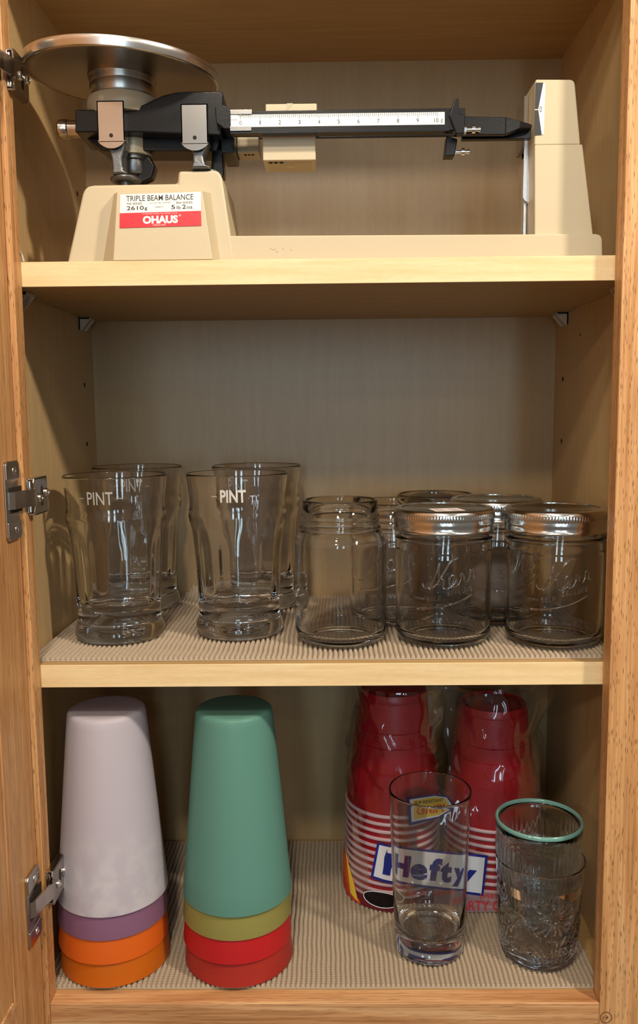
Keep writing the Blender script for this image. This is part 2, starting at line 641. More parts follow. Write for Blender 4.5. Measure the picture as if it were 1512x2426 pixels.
pm.tube([(454.4, -0.1, -12.6), (457.2, -0.1, -12.6)], 0.35, 5)
pm.tube([(455.8, -0.1, -10.8), (457.3, -0.1, -12.6), (455.8, -0.1, -14.4)], 0.3, 5)
pm.build('pencil_mark', pencil, rs, CO)['label'] = 'small circled arrow drawn in pencil'
for pnl, xx, spots in ((left, XL, ((230, 510.5), (230, 450.4), (231.8, 699.3))), (right, XR, ((232.4, 511.8), (231.7, 449.0), (174.8, 551.0)))):
    for k, (yy, zz) in enumerate(spots):
        rad = 2.4 if not (xx > 0 and k == 2) else 1.3
        e = 0.25 if xx < 0 else -0.25
        MB().cyl((xx - e, yy, zz), (xx + e, yy, zz), rad, seg=18).build('peg_hole', hole_mat, pnl, CO)
for xx, sgn in ((XL, 1), (XR, -1)):
    for yy in (48, 226):
        q = MB()
        q.prism([(xx, Z1B - 13), (xx + sgn * 3, Z1B - 13), (xx + sgn * 11, Z1B - 3.5), (xx + sgn * 12, Z1B - 0.3), (xx, Z1B - 0.3)], 'y', yy - 9, yy - 7)
        q.prism([(xx, Z1B - 13), (xx + sgn * 3, Z1B - 13), (xx + sgn * 11, Z1B - 3.5), (xx + sgn * 12, Z1B - 0.3), (xx, Z1B - 0.3)], 'y', yy + 7, yy + 9)
        q.box(min(xx, xx + sgn * 12), max(xx, xx + sgn * 12), yy - 9, yy + 9, Z1B - 2.6, Z1B - 0.2)
        q.box(min(xx, xx + sgn * 2), max(xx, xx + sgn * 2), yy - 9, yy + 9, Z1B - 13, Z1B - 0.2)
        q.build('shelf_clip', clear_plastic, cab, CO, 0.4)

MB().tube([(-6, 21.5, 613), (-3.5, 21.5, 608), (-0.5, 21.5, 601), (0.6, 21.5, 596.9)], [0.4, 0.8, 0.9, 0.8], 8).build('shelf_clip', clear_plastic, cab, CO)

# open door, swung square to the cabinet
DX, DT = -4.0, 19.0
door = MB().box(DX - DT, DX, -60, -2, -22, 905).build('door', oak_door, cab, CO, 1.0)
MB().box(DX - DT + 4, DX - 1.2, -420, -60.6, 36, 850).build('door_panel', oak(
    'oak_door_panel', 'z', srgb(220, 170, 116), srgb(206, 154, 102), srgb(188, 134, 86), srgb(142, 92, 54), 9.1, 0.0011, 0.03), door, CO)
MB().hexa([(DX - DT, -420, -22), (DX - DT, -60.3, -22), (DX, -60.3, -22), (DX, -420, -22)],
          [(DX - DT, -420, 42), (DX - DT, -60.3, 42), (DX - 0.2, -60.3, 39.5), (DX - 0.2, -420, 39.5)]).build('door_rail', oak_door, door, CO, 1.2)
MB().prism([(-52, 39.2), (-63, 47.5), (-110, 47.5), (-110, 39.2)], 'x', DX - 3, DX + 0.3).build('door_bevel', oak_x, door, CO, 0.3)
MB().box(DX - DT, DX, -478, -420, -22, 905).build('door_stile', oak_door, door, CO, 1.0)


def hinge(zc, first=None):
    h = thing('x', '', '', (0, 0, 0))
    for k in ('label', 'category'):
        del h[k]
    h.name = 'hinge'
    h.parent = cab
    h.location = (Vector((0, 0, zc)) - Vector(CO)) * S
    # cup flange lying on the door
    pl = [(-31, -27), (-29, -29), (-9, -29), (-6.5, -27), (-6.5, -18.5), (-1.5, -15.5), (1.0, -11), (2.4, -6), (2.6, 0),
          (2.4, 6), (1.0, 11), (-1.5, 15.5), (-6.5, 18.5), (-6.5, 27), (-9, 29), (-29, 29), (-31, 27)]
    fl = MB().prism(pl, 'x', DX, DX + 1.6).build('cup_flange', nickel, h, bevel=0.7)
    for s_ in (1, -1):
        ears = MB().prism([(-31.5, s_ * 15.5), (-31.5, s_ * 27), (-29, s_ * 29.4), (-9, s_ * 29.4), (-6, s_ * 27), (-6, s_ * 18), (-7, s_ * 15.5)], 'x', DX + 1.0, DX + 3.2)
        ears.build('mounting_ear', nickel, fl, bevel=0.8)
    for s_ in (1, -1):
        sc = MB().lathe([(0, 0), (3.0, 0), (2.9, 0.5), (1.6, 1.2), (1.0, 1.2), (0.8, 0.7), (0, 0.7)], (DX + 3.1, -17, s_ * 22), 20, None, 'x')
        sc.build('screw', bright_steel, fl)
    MB().prism([(-25, -9.5), (0, -9.5), (0, 9.5), (-25, 9.5)], 'x', DX + 1.5, DX + 2.0).build('cup_well', hole_mat, fl)
    # arm bridging to the frame
    path = [(DX + 2.2, -26), (DX + 5.0, -22), (DX + 6.2, -15), (DX + 7.5, -8), (DX + 9.5, -2), (DX + 10.8, 3), (DX + 11, 8)]
    arm = MB()
    for (x0, y0), (x1, y1) in zip(path, path[1:]):
        arm.hexa([(x0 - 1.6, y0, -6.5), (x0, y0, -6.5), (x0, y0, 6.5), (x0 - 1.6, y0, 6.5)], [(x1 - 1.6, y1, -6.5), (x1, y1, -6.5), (x1, y1, 6.5), (x1 - 1.6, y1, 6.5)])
    arm.build('arm', nickel, h, smooth=50)
    # plate on the edge of the frame
    mp = MB()
    mp.prism([(6, -14.5), (33, -14.5), (35.5, -12), (35.5, 12), (33, 14.5), (6, 14.5), (4, 11), (7, 6.5), (4, 5), (4, -5), (7, -6.5), (4, -11)], 'x', 4.4, 6.0)
    mp.box(0.1, 6.0, 6, 35, 12.8, 14.5)
    mp.box(0.1, 6.0, 6, 35, -14.5, -12.8)
    mp.box(0.1, 1.5, 4, 16.5, -12.8, 12.8)
    plate = mp.build('mounting_plate', nickel, h, bevel=0.6)
    MB().prism(arc(22, 5.5, 2.2, 0, 180) + arc(22, -6.5, 2.2, 180, 360), 'x', 5.9, 6.15).build('slot', hole_mat, plate)
    for (yy, zz) in ((15, -1.5), (30.5, 1.5)):
        MB().lathe([(0, 0), (3.4, 0), (3.6, 1.0), (3.0, 2.2), (1.6, 2.8), (1.1, 2.8), (0.9, 2.0), (0, 2.0)], (5.8, yy, zz), 22, None, 'x').build('screw', bright_steel, plate)
    MB().cyl((1.6, 8, -12), (1.6, 8, 12), 1.6, seg=12).build('pivot', bright_steel, plate)
    return h


hinge(417.5)
hinge(97.0)
hinge(731.0)

# ------------------------------------------------------------------ shelves and liners
sh = MB().box(XL + 0.5, XR - 0.5, 18.3, YB - 1, Z1B, Z1).build('shelf', maple_x, None, (228, 140, Z1B), 0.3)
MB().box(XL + 0.5, XR - 0.5, 17.3, 18.3, Z1B, Z1).build('lit_edge_band', maple_edge, sh, (228, 140, Z1B), 0.4)  # thin added strip that carries the front light in its colour
tag(sh, 'upper maple shelf carrying the beam balance', 'shelf', 'adjustable cabinet shelves')
sh = MB().box(XL + 0.5, XR - 0.5, 18.3, YB - 1, Z2B, Z2).build('shelf', maple_x, None, (228, 140, Z2B), 0.3)
MB().box(XL + 0.5, XR - 0.5, 17.3, 18.3, Z2B, Z2).build('lit_edge_band', maple_edge, sh, (228, 140, Z2B), 0.4)
tag(sh, 'middle maple shelf carrying pint glasses and jars on a liner', 'shelf', 'adjustable cabinet shelves')


def liner(x0, x1, y0, y1, zf, label, px=4.2, py=3.0, h=3.0):
    uo = np.array([0, 0.09, 0.15, 0.28, 0.5, 0.72, 0.85, 0.91])
    vo = np.array([0, 0.12, 0.2, 0.34, 0.5, 0.66, 0.8, 0.88])
    nx, ny = int((x1 - x0) / px), int((y1 - y0) / py)
    xs = np.concatenate([(i + uo) * px for i in range(nx)] + [[nx * px]])
    us = np.concatenate([uo] * nx + [[0]])
    ys = np.concatenate([(i + vo) * py for i in range(ny)] + [[ny * py]])
    vs = np.concatenate([vo] * ny + [[0]])
    X, Y = np.meshgrid(xs, ys)
    U, Vv = np.meshgrid(us, vs)

    def dome(q, gap, soft):
        e = np.clip((0.5 - np.abs(q - 0.5) - gap) / soft, 0, 1)
        return np.sqrt(1 - (1 - e) ** 2)
    b = dome(U, 0.09, 0.36) * (0.22 + 0.78 * dome(Vv, 0.12, 0.38))
    Xw = x0 + X + 0.25 * np.sin(Y / 17.0) + 0.2 * np.sin(Y / 5.1 + X / 40)
    Yw = y0 + Y + 0.25 * np.sin(X / 23.0)
    Z = zf(Xw, Yw) + 0.7 + h * b
    edge = np.zeros_like(Z, bool)
    edge[0, :] = edge[-1, :] = edge[:, 0] = edge[:, -1] = True
    Z[edge] = zf(Xw, Yw)[edge] + 0.1
    n, m_ = Z.shape
    co = np.stack([Xw, Yw, Z], -1).reshape(-1, 3)
    c = np.array([(x0 + x1) / 2, (y0 + y1) / 2, float(zf(np.array((x0 + x1) / 2), np.array((y0 + y1) / 2)))])
    co = ((co - c) * S).astype(np.float32)
    i, j = np.meshgrid(np.arange(n - 1), np.arange(m_ - 1), indexing='ij')
    a = (i * m_ + j).ravel()
    q = np.stack([a, a + 1, a + m_ + 1, a + m_], -1).astype(np.int32)
    me = bpy.data.meshes.new('shelf_liner')
    me.vertices.add(len(co))
    me.vertices.foreach_set('co', co.ravel())
    me.loops.add(q.size)
    me.loops.foreach_set('vertex_index', q.ravel())
    me.polygons.add(len(q))
    me.polygons.foreach_set('loop_start', np.arange(0, q.size, 4, dtype=np.int32))
    me.polygons.foreach_set('use_smooth', np.ones(len(q), bool))
    me.update(calc_edges=True)
    me.materials.append(liner_mat)
    o = bpy.data.objects.new('shelf_liner', me)
    COL.objects.link(o)
    o.location = Vector(c) * S
    return tag(o, label, 'shelf liner', 'ribbed shelf liners')


def z_mid(x, y):
    near = np.minimum(1, np.minimum(np.abs(x - 38.5), np.abs(x - 159.5)) / 46) ** 6      # pressed flat under the rear glasses
    curl = np.clip((y - 236) / 26, 0, 1) ** 2 * 15 * near * np.clip((190 - x) / 20, 0.0, 1)
    return Z2 + 0.15 + curl


liner(XL + 3, XR - 4, 26.5, 263, z_mid, 'beige ribbed non-slip liner on the middle shelf under the glasses and jars')
liner(XL + 3, 461, 17.6, 263.5, lambda x, y: 0.15 + 0 * x, 'beige ribbed non-slip liner on the cabinet floor under the cups')
MZ2, MZ0 = Z2 + 4.0, 4.0                      # tops of the two liners

# ------------------------------------------------------------------ triple beam balance
BO = (238, 70, Z1)
bal = thing('beam_balance', 'beige triple beam laboratory balance with round steel pan on the top shelf', 'scale', BO)
B = lambda mb, n, m, par=bal, **k: mb.build(n, m, par, BO, **k)
# base: long foot, left block with step, and pod carrying the label
bs = MB()
bs.prism([(142, Z1 + 0.2), (446.8, Z1 + 0.2), (446.0, 612), (444.5, 614.6), (441, 615.6), (143, 617.5)], 'y', 36, 112)
base = B(bs, 'base', beige, bevel=1.2, segs=3)
tb = MB().prism([(29, Z1 + 0.2), (43.6, 650), (45.2, 653.5), (48.5, 655.8), (53, 656.6), (117.6, 657.0), (118.6, 666.2), (147, 666.6), (150.5, 665), (152.4, 660), (161, Z1 + 0.2)], 'y', 35.5, 118)
B(tb, 'base_block', beige, base, bevel=2.2, segs=3)
pod = MB().hexa([(57, 36, Z1 + 0.6), (150, 36, Z1 + 0.6), (145.4, 20, Z1 + 0.6), (69.6, 20, Z1 + 0.6)],
                [(68, 36, 650), (143.5, 36, 650), (138.2, 23.6, 648.2), (73.4, 23.6, 648.2)])
podo = B(pod, 'label_pod', beige, base, bevel=0.7)
pf = lambda x, z, d=0: (x, 20 + 3.6 * (z - Z1 - 0.6) / 51.6 - 0.35 - d, z)
lb = MB()
lb.add([pf(75.4, 632.0), pf(137.2, 633.0), pf(137.4, 647.3), pf(76, 646.0)], [(0, 1, 2, 3)])
lab = B(lb, 'maker_label', white_ink, base, smooth=0, recalc=False)
lab['label'] = 'white and red maker plate'
lr = MB()
lr.add([pf(75.0, 621.0, 0.05), pf(137.4, 622.0, 0.05), pf(137.2, 633.2, 0.05), pf(75.4, 632.1, 0.05)], [(0, 1, 2, 3)])
B(lr, 'red_band', red_ink, lab, smooth=0, recalc=False)
tl = lambda x, z, d=0: pf(x, z + (x - 106) * 0.016, 0.14)
t1 = MB()
text_on(t1, 'TRIPLE BEAM BALANCE', 80.5, 131.5, 641.2, 645.4, tl, 0.006)
text_on(t1, '700 SERIES', 80.7, 92.3, 638.6, 640.1, tl)
text_on(t1, 'U.S. PAT. NO. 2,729,439', 98.2, 114.0, 638.9, 640.0, tl)
text_on(t1, '800 SERIES', 118.6, 130.9, 638.4, 639.9, tl)
text_on(t1, '2610', 80.7, 93.8, 634.6, 637.6, tl, 0.012)
text_on(t1, 'g', 94.3, 96.5, 634.0, 636.4, tl, 0.012)
text_on(t1, 'CAPACITY', 102.0, 109.0, 635.8, 636.9, tl)
text_on(t1, '5', 114.7, 117.6, 634.5, 637.6, tl, 0.012)
text_on(t1, 'lb', 118.8, 121.8, 634.5, 636.9, tl, 0.005)
text_on(t1, '2', 123.0, 125.9, 634.5, 637.6, tl, 0.012)
text_on(t1, 'oz', 126.5, 130.9, 634.5, 636.2, tl, 0.005)
B(t1, 'lettering', black_ink, lab, smooth=0, recalc=False)
t2 = MB()
text_on(t2, 'OHAUS', 92.8, 119.6, 624.0, 630.0, tl, 0.05)
text_on(t2, 'FLORHAM PARK, N.J. 07932, U.S.A.', 92.5, 119.5, 631.0, 631.9, tl)
text_on(t2, 'MARCA REG.', 100.6, 110.5, 622.5, 623.4, tl)
t2.tube([tl(121.2 + 0.75 * math.cos(t), 629.7 + 0.75 * math.sin(t)) for t in [2 * PI * k / 16 for k in range(16)]], 0.12, 4, True)
text_on(t2, 'R', 120.9, 121.5, 629.3, 630.1, tl)
B(t2, 'lettering', white_ink, lab, smooth=0, recalc=False)
sm = MB()
random.seed(3)
for k in range(9):
    xx, zz = random.uniform(188, 208), random.uniform(604.5, 607.5)
    sm.cyl((xx, 35.9, zz), (xx, 36.2, zz), random.uniform(0.15, 0.4), seg=6)
B(sm, 'scuff_mark', pencil, base)

# tower with dial
tw = MB().prism([(394.6, 615), (393.2, 683.4), (430.2, 683.4), (440.2, 615)], 'y', 40, 96)
tower = B(tw, 'tower', beige, bevel=1.0)
th = MB().prism([(393.2, 683.2), (393.2, 731.6), (420, 731.2), (422.6, 730.2), (423.5, 727.5), (428.8, 683.2)], 'y', 40.6, 95)
B(th, 'tower_head', beige, tower, bevel=1.2)
B(MB().box(389.6, 393.0, 62, 90, 688, 727), 'dial_shade', plain('smoked_plate', srgb(120, 106, 92), 0.3), tower, bevel=0.3)
dl = MB().add([(393.0, 40.3, 690.6), (400.2, 40.3, 690.9), (400.6, 40.3, 728.6), (392.8, 40.3, 729.2)], [(0, 1, 2, 3)])
dial = B(dl, 'dial', white_ink, tower, smooth=0, recalc=False)
dk = MB()
dk.add([(392.9, 40.15, 690.4), (398.6, 40.15, 690.7), (395.6, 40.15, 709.0), (392.9, 40.15, 708.9)], [(0, 1, 2, 3)])
dk.add([(392.9, 40.15, 709.6), (395.6, 40.15, 709.7), (399.0, 40.15, 728.8), (392.9, 40.15, 729.0)], [(0, 1, 2, 3)])
text_on(dk, '0', 396.6, 398.3, 707.4, 711.6, lambda x, z, d: (x, 40.15, z))
B(dk, 'dial_print', black_ink, dial, smooth=0, recalc=False)

# damping vane hanging beside the tower
vn = MB()
vn.prism([(389.6, 696), (389.4, 649), (391.2, 646.5), (393.2, 645.6), (393.2, 696)], 'y', 60, 61.2)
vn.prism([(60, 645), (60, 696), (84, 696), (84, 645)], 'x', 393.2, 394.2)
B(vn, 'damping_vane', alu, bevel=0.25)
B(MB().box(391.0, 393.4, 64, 74, 615.6, 650), 'vane_guide', alu, bevel=0.3)

# pan and its support
PX, PY, PZ = 73.2, 56, 746
def tilt(x, y, z):
    """the pan sits a little low at the front and right"""
    return (x, y, z + (y - PY) * 0.055 - (x - PX) * 0.05)


pan = MB().lathe([(0, 741.6), (66.5, 741.6), (68.0, 740.7), (72.4, 740.7), (73.2, 741.4), (73.2, 742.6), (68.5, 742.6), (66.5, 743.4), (0, 743.4)], (PX, PY, 0), 96).map(tilt)
pano = B(pan, 'pan', pan_steel, smooth=40)
B(MB().lathe([(73.2, 741.0), (74.4, 741.4), (75.2, 744.4), (75.6, 747.0), (75.2, 748.0), (74.2, 748.0), (73.6, 746.6), (73.2, 743.0), (73.2, 741.0)], (PX, PY, 0), 96).map(tilt), 'pan_rim', pan_rim, pano, smooth=40)
B(MB().lathe([(0, 735), (25.0, 735), (25.4, 736), (25.4, 738.8), (26.6, 741.6), (0, 741.6)], (PX, PY, 0), 64), 'pan_hub', pan_steel, pano, smooth=40)
B(MB().lathe([(0, 726), (25.2, 726), (25.6, 727), (25.6, 734.6), (0, 734.6)], (PX, PY, 0), 64), 'pan_ring', pan_steel, smooth=40)
B(MB().lathe([(0, 711), (26.8, 711), (27.6, 713), (27.9, 722), (27.2, 724.6), (25.0, 726), (0, 726)], (PX, PY, 0), 64), 'pan_support', beige_dim, smooth=40)
# black casting
cs = MB().prism([(40, 695.6), (88.6, 695.2), (151, 692), (152.6, 694), (154.6, 722), (152.8, 724.2), (127, 724.4), (118, 723.8), (108, 721.6), (97, 717), (90, 713.8), (84, 712.4), (40.8, 712.2)], 'y', 35, 82)
cast = B(cs, 'beam_casting', black, bevel=1.2)
cl = MB().prism([(52, 690.5), (57, 686), (147, 685), (150, 694.5), (44, 696.2)], 'y', 50, 78)
B(cl, 'casting_rib', black, cast, bevel=1.0)
ck = MB().prism([(149.5, 699), (148.8, 710.6), (155, 711.8), (160.6, 709.6), (160.6, 694.5), (155.5, 694.5)], 'y', 28, 90)
ck.prism([(150, 684), (160, 684), (161, 695), (150, 695)], 'y', 52, 92)
B(ck, 'beam_yoke', black, cast, bevel=0.7)
B(MB().lathe([(0, 0), (6.2, 0), (7.3, 1.2), (7.4, 7.5), (7.0, 8.2), (6.6, 8.4), (6.6, 18), (0, 18)], (20.5, 58, 705.2), 40, None, 'x'), 'balance_knob', chrome, smooth=40)
# chrome bearing covers with grey posts
for name, (xa, xb, zt, zb) in (('left', (59.4, 79.8, 715.6, 685.0)), ('right', (123.0, 143.2, 712.6, 682.6))):
    xm = (xa + xb) / 2
    cp = MB().prism([(xa, zt), (xa, zb + 1)] + arc(xm, zb + 9, 12.9, 217, 323, 8) + [(xb, zb + 1), (xb, zt)], 'y', 27.6, 28.5)
    cp.box(xa, xa + 0.8, 27.6, 40, zb + 2, zt)
    cp.box(xb - 0.8, xb, 27.6, 40, zb + 2, zt)
    cp.box(xa, xb, 27.6, 38, zt - 0.8, zt)
    cov = B(cp, 'bearing_cover', chrome, bevel=0.2)
    B(MB().lathe([(0, 0), (1.5, 0), (1.5, 0.25), (0, 0.25)], (xm, 27.4, zb + 5.5), 18, None, 'y'), 'pin_hole', hole_mat, cov)
for zt, zb, pts in ((690, 663, [(64.8, 690), (80.2, 690), (78.6, 683), (76.2, 676), (76.6, 668), (80.4, 663.5), (67.4, 663.5), (68.2, 668), (67.6, 676), (66.0, 682)]),
                    (690, 667, [(127.0, 688), (143.4, 688), (141.6, 682), (138.6, 676), (139.6, 671), (145, 667.2), (128.6, 667.2), (130.2, 672), (130.2, 678), (128.2, 683)])):
    B(MB().prism(pts, 'y', 32, 46), 'bearing_post', diecast, bevel=2.0, segs=3)
B(MB().lathe([(0, 657.0), (5, 657.0), (5, 659.5), (11.4, 660.6), (12, 662), (11.6, 663.2), (8, 664.4), (0, 664.4)], (76, 44, 0), 40), 'post_foot', diecast, smooth=40)
B(MB().lathe([(0, 666.6), (13.6, 666.6), (13.2, 668.0), (8.5, 669.5), (0, 669.5)], (137.4, 50, 0), 40), 'post_foot', diecast, smooth=40)
B(MB().lathe([(0, 670), (9.5, 670), (10.5, 672), (10.5, 680), (12.2, 681), (12.2, 688), (0, 696)], (79, 62, 0), 36), 'counterweight', diecast, smooth=40)
B(MB().lathe([(0, 684), (13, 684), (13.4, 686), (13.4, 697), (0, 697)], (80, 60, 0), 36), 'support_collar', beige_dim, smooth=40)
bl = MB().prism([(82, 662), (94, 667), (97, 676), (92, 684), (82, 686)], 'y', 56, 68)
B(bl, 'casting_bracket', black, cast, bevel=1.5)
bl = MB().prism([(140, 667), (151, 668), (150.5, 690), (142, 690)], 'y', 60, 74)
B(bl, 'casting_bracket', black, cast, bevel=1.5)

# three beams
B(MB().box(160, 338, 29, 33, 691.6, 707.4), 'beam', black, bevel=0.5)['label'] = 'front beam with the 0 to 10 gram scale'
B(MB().box(160, 338, 50, 53, 695.6, 709.0), 'beam', black, bevel=0.5)['label'] = 'middle beam behind'
B(MB().box(160, 338, 74, 77, 701, 713), 'beam', black, bevel=0.5)['label'] = 'rear beam'
B(MB().box(160, 326, 28.4, 34.5, 690.8, 691.8), 'beam_lip', black, bevel=0.2)
B(MB().box(268, 291, 49.6, 50.2, 697.2, 700), 'scale_strip', white_ink)
ss = MB().box(160.6, 322.4, 28.7, 29.2, 695.6, 704.6)
strip = B(ss, 'scale_strip', white_ink, smooth=0)
tk = MB()
for i in range(101):
    xx = 167.9 + 1.491 * i
    L = 3.4 if i % 10 == 0 else (2.9 if i % 5 == 0 else 2.2)
    tk.add([(xx - 0.16, 28.6, 704.5 - L), (xx + 0.16, 28.6, 704.5 - L), (xx + 0.16, 28.6, 704.5), (xx - 0.16, 28.6, 704.5)], [(0, 1, 2, 3)])
B(tk, 'scale_mark', black_ink, strip, smooth=0, recalc=False)['kind'] = 'stuff'
for i in range(11):
    xx = 167.9 + 14.91 * i
    w = 0.85 if i < 10 else 1.6
    if i == 1:
        w = 0.35
    if i == 10:
        xx -= 0.9
    tn = MB()
    text_on(tn, str(i), xx - w, xx + w, 697.2, 700.2, lambda x, z, d: (x, 28.6, z))
    if i == 10:
        text_on(tn, 'g', xx + 3.4, xx + 4.9, 696.7, 699.6, lambda x, z, d: (x, 28.6, z))
    B(tn, 'numeral', black_ink, strip, smooth=0, recalc=False)
rd = MB()
rd.box(160.4, 176.8, 27.4, 34.6, 704.7, 707.9)
rd.box(160.0, 176.2, 27.4, 34.6, 692.6, 696.0)
rd.box(160.2, 163.0, 33.4, 34.6, 694, 706)
rd.prism([(166.8, 704.8), (169.0, 704.8), (167.9, 703.4)], 'y', 27.9, 28.5)
B(rd, 'rider', chrome, bevel=0.35)
B(MB().prism([(160.6, 701), (166, 701), (166, 704.4), (160.6, 704.4)], 'y', 28.3, 28.6), 'rider_window', white_ink)
# sliding weights
wt = MB()
wt.prism([(40, 674.2), (40, 692.6), (44, 695.0), (73, 695.0), (73, 674.2)], 'x', 183.6, 224.6)
wt.box(185.2, 225.6, 56, 64, 703, 721.6)
big = B(wt, 'sliding_weight', beige, bevel=0.8)
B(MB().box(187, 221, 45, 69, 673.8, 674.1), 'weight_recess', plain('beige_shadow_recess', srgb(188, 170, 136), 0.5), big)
hs = MB()
for xx in (189.5, 193.5, 197.8):
    hs.cyl((xx, 45, 673.6), (xx, 45, 673.9), 1.5, seg=14)
B(hs, 'filler_hole', hole_mat, big)
B(MB().cyl((204.5, 54, 673.2), (204.5, 54, 674.1), 3.2, seg=20), 'screw', beige, big)
B(MB().prism([(201.6, 715.5), (207, 721.7), (202, 721.7)], 'y', 55.7, 56.2), 'notch', beige_dim, big)
ws = MB()
ws.prism([(70, 689.2), (70, 704), (92, 704), (92, 689.2)], 'x', 160.6, 178.4)
sw = B(ws, 'sliding_weight', beige_dim, bevel=0.8)  # darker beige paints in the shade at the rear beam
hs = MB()
for xx in (167, 170, 173):
    hs.cyl((xx, 76, 688.8), (xx, 76, 689.1), 1.2, seg=14)
B(hs, 'filler_hole', hole_mat, sw)
# stop bracket, screws, tapering pointer
st = MB()
st.prism([(325.4, 701.8), (330.0, 713.6), (332.8, 713.8), (333.2, 702.4), (337.4, 702.6), (337.4, 688.6), (331, 688.2)], 'y', 27, 36)
st.prism([(324, 676.2), (332, 676.2), (334, 688.5), (325.6, 691)], 'y', 40, 52)
B(st, 'end_bracket', black, bevel=0.8)
for xx, yy, zz in ((337, 29, 691.6), (332, 48, 681.0)):
    th = MB().cyl((xx, yy, zz), (xx + 12, yy, zz), 1.5, seg=14)
    th.cyl((xx, yy, zz), (xx + 1.6, yy, zz), 3.2, seg=6)
    th.cyl((xx + 6, yy, zz), (xx + 8.4, yy, zz), 3.0, seg=16)
    th.cyl((xx + 10.6, yy, zz), (xx + 12.4, yy, zz), 2.0, seg=16)
    B(th, 'adjusting_screw', bright_steel, smooth=40)
ar = MB()
ar.hexa([(337, 31, 688.8), (337, 36, 688.8), (337, 36, 702.2), (337, 31, 702.2)], [(369, 31, 688.6), (369, 36, 688.6), (369, 36, 701.2), (369, 31, 701.2)])
ar.hexa([(369, 31, 688.6), (369, 36, 688.6), (369, 36, 701.2), (369, 31, 701.2)], [(380, 31, 693.0), (380, 42, 693.0), (380, 42, 698.4), (380, 31, 698.4)])
ar.hexa([(380, 31, 693.0), (380, 42, 693.0), (380, 42, 698.4), (380, 31, 698.4)], [(390, 36, 694.6), (390, 50, 694.6), (390, 50, 697.2), (390, 36, 697.2)])
ar.box(338, 391.4, 44, 50, 689.2, 698.6)
B(ar, 'pointer_arm', black, bevel=0.5)
B(MB().box(382.6, 390.4, 46, 58, 698.4, 700.2).lathe([(0, 0), (1.7, 0), (1.2, 1.3), (0, 1.6)], (386.6, 50, 700.2), 16), 'pointer_clip', bright_steel, bevel=0.2)


# ------------------------------------------------------------------ pint glasses
def smooth_prof(pts, n=6):
    """Catmull-Rom through the points"""
    out = []
    P = [Vector((r, z)) for r, z in pts]
    for i in range(len(P) - 1):
        p0, p1, p2, p3 = P[max(i - 1, 0)], P[i], P[i + 1], P[min(i + 2, len(P) - 1)]
        for k in range(n):
            t = k / n
            q = 0.5 * ((2 * p1) + (p2 - p0) * t + (2 * p0 - 5 * p1 + 4 * p2 - p3) * t * t + (3 * p1 - p0 - 3 * p2 + p3) * t ** 3)
            out.append((max(q.x, 0.0), q.y))
    out.append(tuple(P[-1]))
    return out


outer = [(0, 1.6), (20, 1.2), (33, 0.1)] + smooth_prof([(36.0, 0.0), (38.6, 2.2), (39.3, 6.5), (38.3, 11), (36.6, 15), (36.2, 20), (36.8, 40), (38.4, 70), (40.4, 92), (42.6, 101), (43.5, 106), (43.0, 111), (42.2, 116), (42.8, 126), (44.4, 138), (45.0, 142.4)], 5)
rim = [(44.95, 142.9), (44.75, 143.35), (44.4, 143.6), (44.0, 143.6), (43.65, 143.35), (43.45, 142.9)]
inner = smooth_prof([(43.2, 141.6), (41.2, 127), (40.2, 117), (40.6, 111), (41.0, 106.5), (39.6, 101), (37.2, 92), (34.8, 70), (33.0, 45), (31.2, 32), (27.5, 27.5), (18, 26.2), (0, 26)], 5)
inner[-1] = (0, 26)
pint_prof = outer + rim + inner
n_out = len(outer) + 4


def pint_rf(r, z, t, i):
    if i > n_out and 26.5 < z < 100:
        return r * (1 + 0.012 * math.cos(12 * t) * min(1, (z - 26.5) / 12) * min(1, (100 - z) / 20))
    return r


pint = MB().lathe(pint_prof, (0, 0, 0), 120, pint_rf).build('pint_glass', glass_pint, smooth=60)


def pint_mark(par, ang, bold=0.005, mat_=None):
    mk = MB()

    def fn(x, z, d=0):
        R = 43.3 + (z - 124) * 0.1 + 0.15
        a = -PI / 2 + x / R + ang
        return (R * math.cos(a), R * math.sin(a), z)
    text_on(mk, 'PINT', -11, 11, 121.0, 131.8, fn, bold)
    for a, b in ((-19, -14), (14, 19)):
        mk.add([fn(a, 126.0), fn(b, 126.0), fn(b, 126.5), fn(a, 126.5)], [(0, 1, 2, 3)])
    o = mk.build('pint_mark', mat_ or etch, par, smooth=0, recalc=False)
    return o


GP = 'nonic pint glasses'
for k, (x, y, ang, lab_) in enumerate((
        (45.2, 97.5, -0.04, 'clear pint glass nearest the left wall, front of the pair on the left'),
        (151.2, 108, 0.02, 'clear pint glass with bold white PINT mark beside the open jar'),
        (38.5, 215, 0.1, 'clear pint glass at the back left, behind the left pint glass'),
        (159.5, 214, 0.0, 'clear pint glass at the back, behind the glass beside the open jar'))):
    o = pint if k == 0 else dup(pint)
    o.location = Vector((x, y, MZ2)) * S
    tag(o, lab_, 'glass', GP)
    if k == 0:
        first_pint = o
for o, ang in zip([c for c in bpy.data.objects if c.name.startswith('pint_glass')], (-0.06, 0.02, 0.1, -0.35)):
    pint_mark(o, ang, 0.03 if ang == 0.02 else 0.005, etch_bold if ang == 0.02 else etch)


